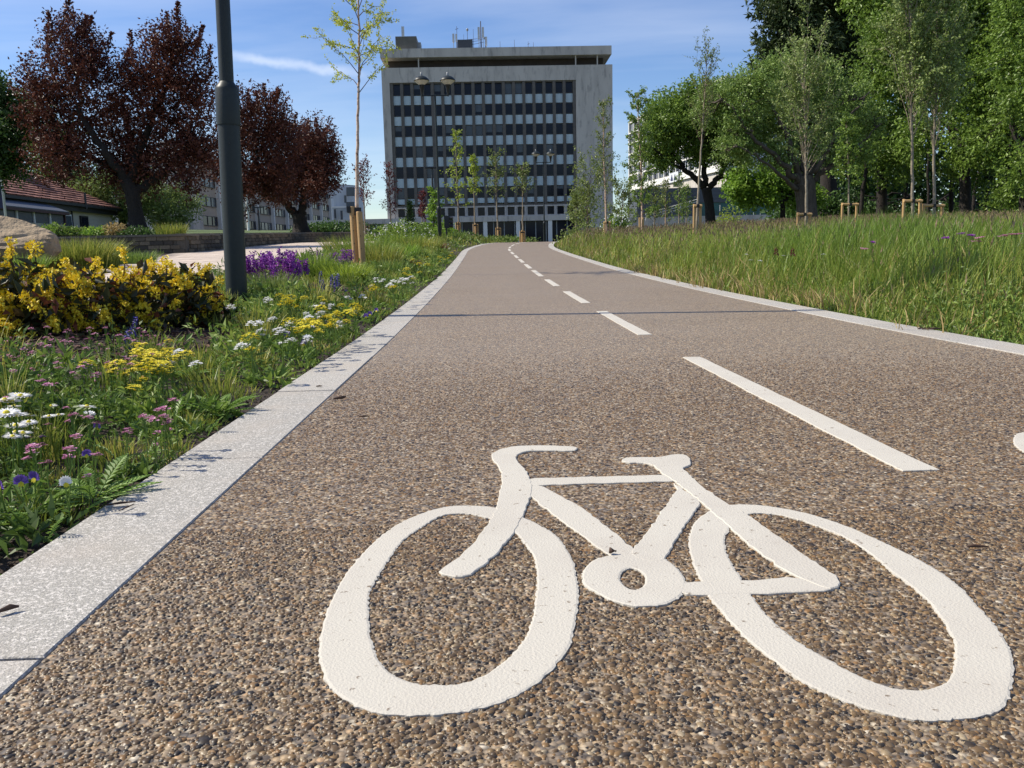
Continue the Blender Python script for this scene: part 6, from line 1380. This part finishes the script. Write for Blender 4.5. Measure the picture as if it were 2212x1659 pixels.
# small soil clods along the kerb
sc2 = MB(); n = 1500; y = .8 + 7 * R.random(n)**1.5; x = XL - KW - .004 - .10 * R.random(n)
sc2.leaves(np.stack([x, y, g(x, y) + .002], 1), rdir(n), rdir(n, 1), R.uniform(.006, .016, n), R.uniform(.005, .012, n)); tag(sc2.build('soil_crumbs', m_soil), kind='stuff')
def tuft(label, u, Yb, h, spread, n, m, w, lean=.45, group='grass tufts in the planting', name='grass_tuft', dx=0.0):
    p = onto(u, Yb); t = thing(name, label, 'plant', p, group)
    a = R.random(n) * 6.28; q = spread * np.sqrt(R.random(n)) * .45
    P = np.stack([p[0] + q * np.cos(a), p[1] + q * np.sin(a), np.full(n, p[2] - .02)], 1)
    ln = np.stack([np.cos(a), np.sin(a)], 1) * (q / spread * 2.2 * lean)[:, None] + R.normal(size=(n, 2)) * .14
    b = MB(); b.blades(P, h * R.uniform(.55, 1.1, n), ln, w * R.uniform(.7, 1.3, n)); b.build('blades', m, t)
    return t
tuft('fluffy light green grass tuft behind the yellow shrub, before the stone wall', 172, 14.5, .56, 1.3, 2600, m_grass, .010)
tuft('thin low grass tuft left of the fluffy one behind the yellow shrub', 45, 12, .36, .9, 900, m_grassb, .009)
tuft('low dark green tuft beside the edge of the paved walk', 285, 17.5, .26, 1.0, 800, m_herb, .012)
tuft('wispy grey green tuft left of the big lamp column', 465, 7.6, .30, .32, 260, m_greyleaf, .006, .3)
tuft('grey green bushy tuft at the right foot of the big lamp column', 582, 7.6, .24, .45, 700, m_greyleaf, .006)
tuft('bright upright grass tuft right of the purple clump', 682, 10.6, .42, .5, 500, m_grassb, .009, .3)
tuft('bronze green sedge tuft below the nearest birch', 742, 10.4, .30, .6, 900, m_yellowleaf, .006, .6)
tuft('tall flowing grass tuft right of the nearest birch', 812, 14.5, .50, .9, 900, m_grass, .009)
tuft('tall flowing grass tuft behind the nearest birch stakes', 790, 17, .6, 1.0, 700, m_grassb, .011)
tuft('dark green bushy tuft between the birch and the track', 835, 13.0, .28, .7, 600, m_herb, .009)
tuft('pale green mounded tuft half way up the bed', 858, 18, .45, .9, 700, m_bright, .012)
tuft('light grass tuft before the nearer twin lamp', 905, 24, .5, 1.3, 800, m_grass, .014)
tuft('brownish heathery tuft at the foot of the nearer twin lamp', 930, 25, .35, 1.0, 500, m_redleaf, .014)
tuft('high green grass tuft left of the nearer twin lamp', 868, 27, .55, 1.5, 800, m_grassb, .016)
tuft('green grass tuft against the paved walk beyond the birch', 748, 19, .55, 1.0, 600, m_grass, .011)
tuft('broad green tuft beyond the nearer twin lamp', 972, 38, .5, 1.6, 600, m_herb, .022)
tuft('dark purple low tuft half way up the bed', 868, 15.0, .22, .7, 500, m_redleaf, .010)
tuft('light green tuft on the lawn edge above the stone wall', 375, 25.9, .45, .9, 500, m_grass, .014)
def shrub(name, label, u, Yb, w, h, n, m, L, W, bark=m_twig, group=None, lift=0.0):
    p = onto(u, Yb); t = thing(name, label, 'shrub', p, group)
    b = MB()
    for k in range(9):
        d = rdir(1)[0]; b.tube(curve(p, p + np.array([d[0] * w * .45, d[1] * w * .4, h * R.uniform(.6, .95)]), n=5, wob=.04), np.linspace(.014, .005, 5), 5, cap=False)
    b.build('stems', bark, t)
    d = rdir(n); d[:, 2] = np.abs(d[:, 2]); rr_ = R.random(n)**.5
    q = p + d * rr_[:, None] * np.array([w / 2, w / 2, h]) * (1 + .25 * vnoise(d * 2 + p, 2.4, 71))[:, None]
    b = MB(); b.leaves(q, rdir(n, .3), rdir(n, .8), L * R.uniform(.7, 1.3, n), W * R.uniform(.7, 1.3, n)); b.build('foliage', m, t)
    return t, p
wg = 'low plants along the top of the stone wall'
for u, w, h, m, lab in ((120, 1.1, .34, m_midleaf, 'leafy green shrub on the wall top just right of the boulder'), (165, .9, .24, m_herb, 'low green shrub on the wall top before the bungalow windows'), (215, 1.0, .26, m_bright, 'light green shrub on the wall top before the bungalow corner'), (255, .8, .36, m_straw, 'brownish twiggy shrub on the wall top near the largest trunk'), (300, 1.1, .26, m_darkleaf, 'dark low shrub on the wall top below the largest trunk')):
    shrub('low_shrub', lab, u, 25.9, w, h, 900, m, .09, .045, group=wg)
for u, Yb, w, h, lab in ((735, 60, 6, .75, 'dark clipped hedge left part at the foot of the low wing'), (700, 56, 4, .6, 'dark low hedge before the forked copper tree'), (775, 58, 4, .8, 'dark bush behind the nearest birch stakes')):
    shrub('hedge', lab, u, Yb, w, h, 2600, m_darkleaf, .2, .11, group='dark hedges before the low wing')
def whiteshrub(u, Yb, w, h, label, nf=260):
    t, p = shrub('white_flowering_shrub', label, u, Yb, w, h, 2200, m_midleaf, .11, .06)
    d = rdir(nf); d[:, 2] = np.abs(d[:, 2]); d[:, 1] = -np.abs(d[:, 1])
    q = p + d * np.array([w / 2, w / 2, h]) * R.uniform(.9, 1.08, nf)[:, None]; b = MB()
    for s_ in range(3): b.leaves(q + R.normal(size=q.shape) * .025, rdir(nf), rdir(nf, 1) - (0, .5, 0), .055, .045)
    b.build('blossoms', m_white, t)
whiteshrub(880, 36, 2.6, .85, 'white flowering shrub left of the nearer twin lamp', 65)
whiteshrub(845, 38, 2.4, .7, 'white flowering shrub nearest the wine red sapling', 55)
whiteshrub(925, 42, 1.8, .8, 'small white flowering shrub behind the nearer twin lamp', 35)
shrub('green_shrub', 'bright green shrub right of the nearer twin lamp foot', 965, 39, 1.3, .9, 900, m_bright, .12, .07)
shrub('green_shrub', 'low dark green shrub under the bright yellow green sapling', 1000, 47, 2.4, .5, 900, m_darkleaf, .14, .07)
shrub('green_shrub', 'low green shrub at the crest under the dull green saplings', 1095, 49, 3.6, .35, 900, m_herb, .14, .07)
shrub('white_rose_shrub', 'whitish blossoming shrub behind the birch stakes at the crest', 1262, 34, 2.2, .8, 900, m_greyleaf, .1, .05)
whiteshrub(1330, 36, 1.5, 1.0, 'white flowering shrub right of the white stemmed birch', 80)
shrub('green_shrub', 'rounded light shrub at the foot of the forked tree', 1572, 44, 1.6, 1.1, 900, m_yellowleaf, .12, .06)
# --- evergreen shrub with yellow flowers
ytop = MB(); n = 96
d = rdir(n); q = d * (R.random(n)**.4)[:, None] * np.array([.024, .024, .030]) * (1 + .35 * vnoise(d * 2, 3, 77))[:, None]
ytop.leaves(q, d + rdir(n) * .5, rdir(n), .0125, .010); ball = ytop.mesh('flower_cluster', m_yel)
yt2 = MB(); n = 90; f = R.random(n)[:, None]; q = np.c_[R.normal(size=(n, 2)) * .008, f * .075]; yt2.leaves(q, rdir(n, .2), rdir(n), .013, .011); spk = yt2.mesh('flower_cluster', m_yel)
def mahonia(u, Yb, w, dp, h, ncl, label):
    p = onto(u, Yb); t = thing('mahonia', label, 'shrub', p, 'yellow flowering evergreen shrubs in the bed')
    b = MB(); nst = 26; tips = []
    for k in range(nst):
        a = R.random() * 6.28; q = math.sqrt(R.random()); e = p + np.array([q * w / 2 * math.cos(a), q * dp / 2 * math.sin(a), h * (1 - .4 * q * q) * R.uniform(.45, 1.22)])
        b.tube(curve(p + (e - p) * np.array([.5, .5, 0]), e, (0, 0, 0), 5, .03), np.linspace(.007, .003, 5), 5, cap=False); tips.append(e)
    b.build('stems', m_twig, t)
    n = int(1500 * w); d = rdir(n); d[:, 2] = np.abs(d[:, 2]); q = p + d * (R.random(n)**.5)[:, None] * np.array([w / 2, dp / 2, h * .95]) * (1 + .30 * vnoise(d * 2.2 + p, 3.0, 83))[:, None]
    ro = R.random(n); b = MB(); b.leaves(q, rdir(n, .2), rdir(n, .9), R.uniform(.05, .095, n), R.uniform(.024, .042, n), np.where(ro < .84, ro * .70, .94), fold=.18); b.build('foliage', m_mahonia, t)
    for k in range(ncl):
        if k < nst: e = tips[k] + (0, 0, .005)
        else:
            dd = rdir(1)[0]; dd[2] = abs(dd[2]) * .9; dd[1] = -abs(dd[1]) * .9 if R.random() < .8 else dd[1]
            e = p + dd * np.array([w / 2, dp / 2, h]) * R.uniform(.72, 1.0) * (1 + .30 * float(vnoise(dd[None] * 2.2 + p, 3.0, 83)[0]))
        o = piece('flower_cluster', ball if R.random() < .6 else spk, t, e, R.random() * 6.28, (R.uniform(.75, 1.45),) * 3)
        o.rotation_euler = (R.normal() * .5, R.normal() * .5, R.random() * 6)
mahonia(55, 4.35, .95, .72, .37, 185, 'yellow flowering evergreen shrub at the left edge of the bed')
mahonia(215, 4.7, .85, .68, .31, 150, 'yellow flowering evergreen shrub in the middle of the yellow row')
mahonia(360, 5.0, .72, .6, .32, 115, 'yellow flowering evergreen shrub nearest the big lamp column')
# --- purple wallflower clumps
def wallflower(u, Yb, w, h, n, label):
    p = onto(u, Yb); t = thing('wallflower', label, 'plant', p, 'purple flowering clumps')
    k = 700; d = rdir(k); d[:, 2] = np.abs(d[:, 2]); b = MB(); b.leaves(p + d * (R.random(k)**.5)[:, None] * np.array([w / 2, w / 2, h * .62]), rdir(k, .5), rdir(k, .6), .06, .011); b.build('foliage', m_greyleaf, t)
    for j in range(n):
        a = R.random() * 6.28; q = math.sqrt(R.random()); hh = h * R.uniform(.72, 1.12) * (1 - .2 * q); x, y = p[0] + q * w / 2 * math.cos(a), p[1] + q * w / 2 * math.sin(a)
        b = MB(); m_ = 80; f = R.random(m_); b.leaves(np.stack([x + R.normal(size=m_) * .016, y + R.normal(size=m_) * .016, p[2] + hh * (.58 + .42 * f)], 1), rdir(m_), rdir(m_), .022, .018); b.tube([(p[0] + (x - p[0]) * .6, p[1] + (y - p[1]) * .6, p[2]), (x, y, p[2] + hh * .9)], .003, 4, cap=False)
        b.build('flower_spike', m_magenta, t)
wallflower(588, 9.0, .74, .40, 50, 'big purple flowering clump right of the big lamp column')
wallflower(742, 12.6, .42, .38, 9, 'small purple flowering clump at the left of the nearest birch stakes')
wallflower(694, 13, .3, .34, 5, 'faint purple flowering clump between the bright tuft and the birch')
# --- rosette plants overhanging the kerb
for u, v, lab in ((60, 1130, 'leafy rosette with long feathery leaves nearest the camera by the kerb'), (215, 1095, 'leafy rosette spreading onto the kerb left of the twig'), (470, 905, 'flat leafy rosette lying onto the kerb half way up'), (395, 820, 'rosette of long grassy leaves beside the kerb')):
    q = hitg(u, v); p = np.array([min(q[0], XL - KW - .05), q[1], 0]); p[2] = float(g(p[0], p[1])) + .01
    t = thing('leaf_rosette', lab, 'plant', p, 'leaf rosettes beside the kerb'); b = MB()
    for k in range(15):
        a = k * 2.4 + R.random() * .4; L_ = R.uniform(.07, .13); d = np.array([math.cos(a), math.sin(a), R.uniform(.15, .8)]); m_ = 12; f = np.linspace(.12, 1, m_)
        rib = p + d * L_ * f[:, None] - np.array([0, 0, 1]) * (f[:, None]**2) * L_ * .35 * d[2]
        s_ = np.cross(d, (0, 0, 1)); s_ /= np.linalg.norm(s_)
        for sg_ in (-1, 1): b.leaves(rib, s_ * sg_ + d * .8, np.tile([0, 0, 1.], (m_, 1)), L_ * .21 * np.sin(pi * np.clip(f, .1, .96)), L_ * .085, .3 + .5 * R.random())
        b.tube(rib, .0012, 4, cap=False)
    b.build('leaves', m_fern, t)
# --- twigs and bark bits lying on kerb and track
def bit(u, v, L_, r, ang, label, name='bark_chip'):
    q = hitg(u, v); x, y = q[0], q[1]; z = float(zp(y)) + (.007 if x < XL or x > XR else .004)
    d = np.array([math.cos(ang), math.sin(ang), 0]) * L_ / 2
    b = MB(); b.tube([(x - d[0], y - d[1], z + r * .7), (x + R.normal() * r, y + R.normal() * r, z + r * 1.1), (x + d[0], y + d[1], z + r * .8)], (r * .5, r, r * .35), 7)
    o = b.build(name, m_twig, origin=(x, y, z)); tag(o, label, 'twig' if name == 'twig' else 'bark chip')
bit(734, 865, .045, .006, .7, 'dark bark chip on the track beside the left kerb')
bit(786, 904, .028, .003, .2, 'thin dark chip on the track right of the larger bark chip')
bit(690, 840, .022, .003, .1, 'tiny dark chip on the left kerb')
bit(19, 1334, .026, .004, .7, 'dark splinter lying on the kerb at the left edge')
bit(262, 1098, .05, .0025, .35, 'thin dark twig lying on the kerb', 'twig')
bit(275, 1105, .04, .0016, 1.3, 'curved hair thin twig on the kerb below the thicker one', 'twig')
bit(2112, 1190, .03, .0028, -.1, 'short brown twig on the track near the right wheel', 'twig')
bit(1325, 1204, .010, .005, .3, 'tiny black stone on the painted chainring')
bit(2012, 715, .10, .006, .0, 'dark bark flake on the right kerb')
bit(1990, 714, .05, .005, .4, 'small dark flake beside the larger one on the right kerb')
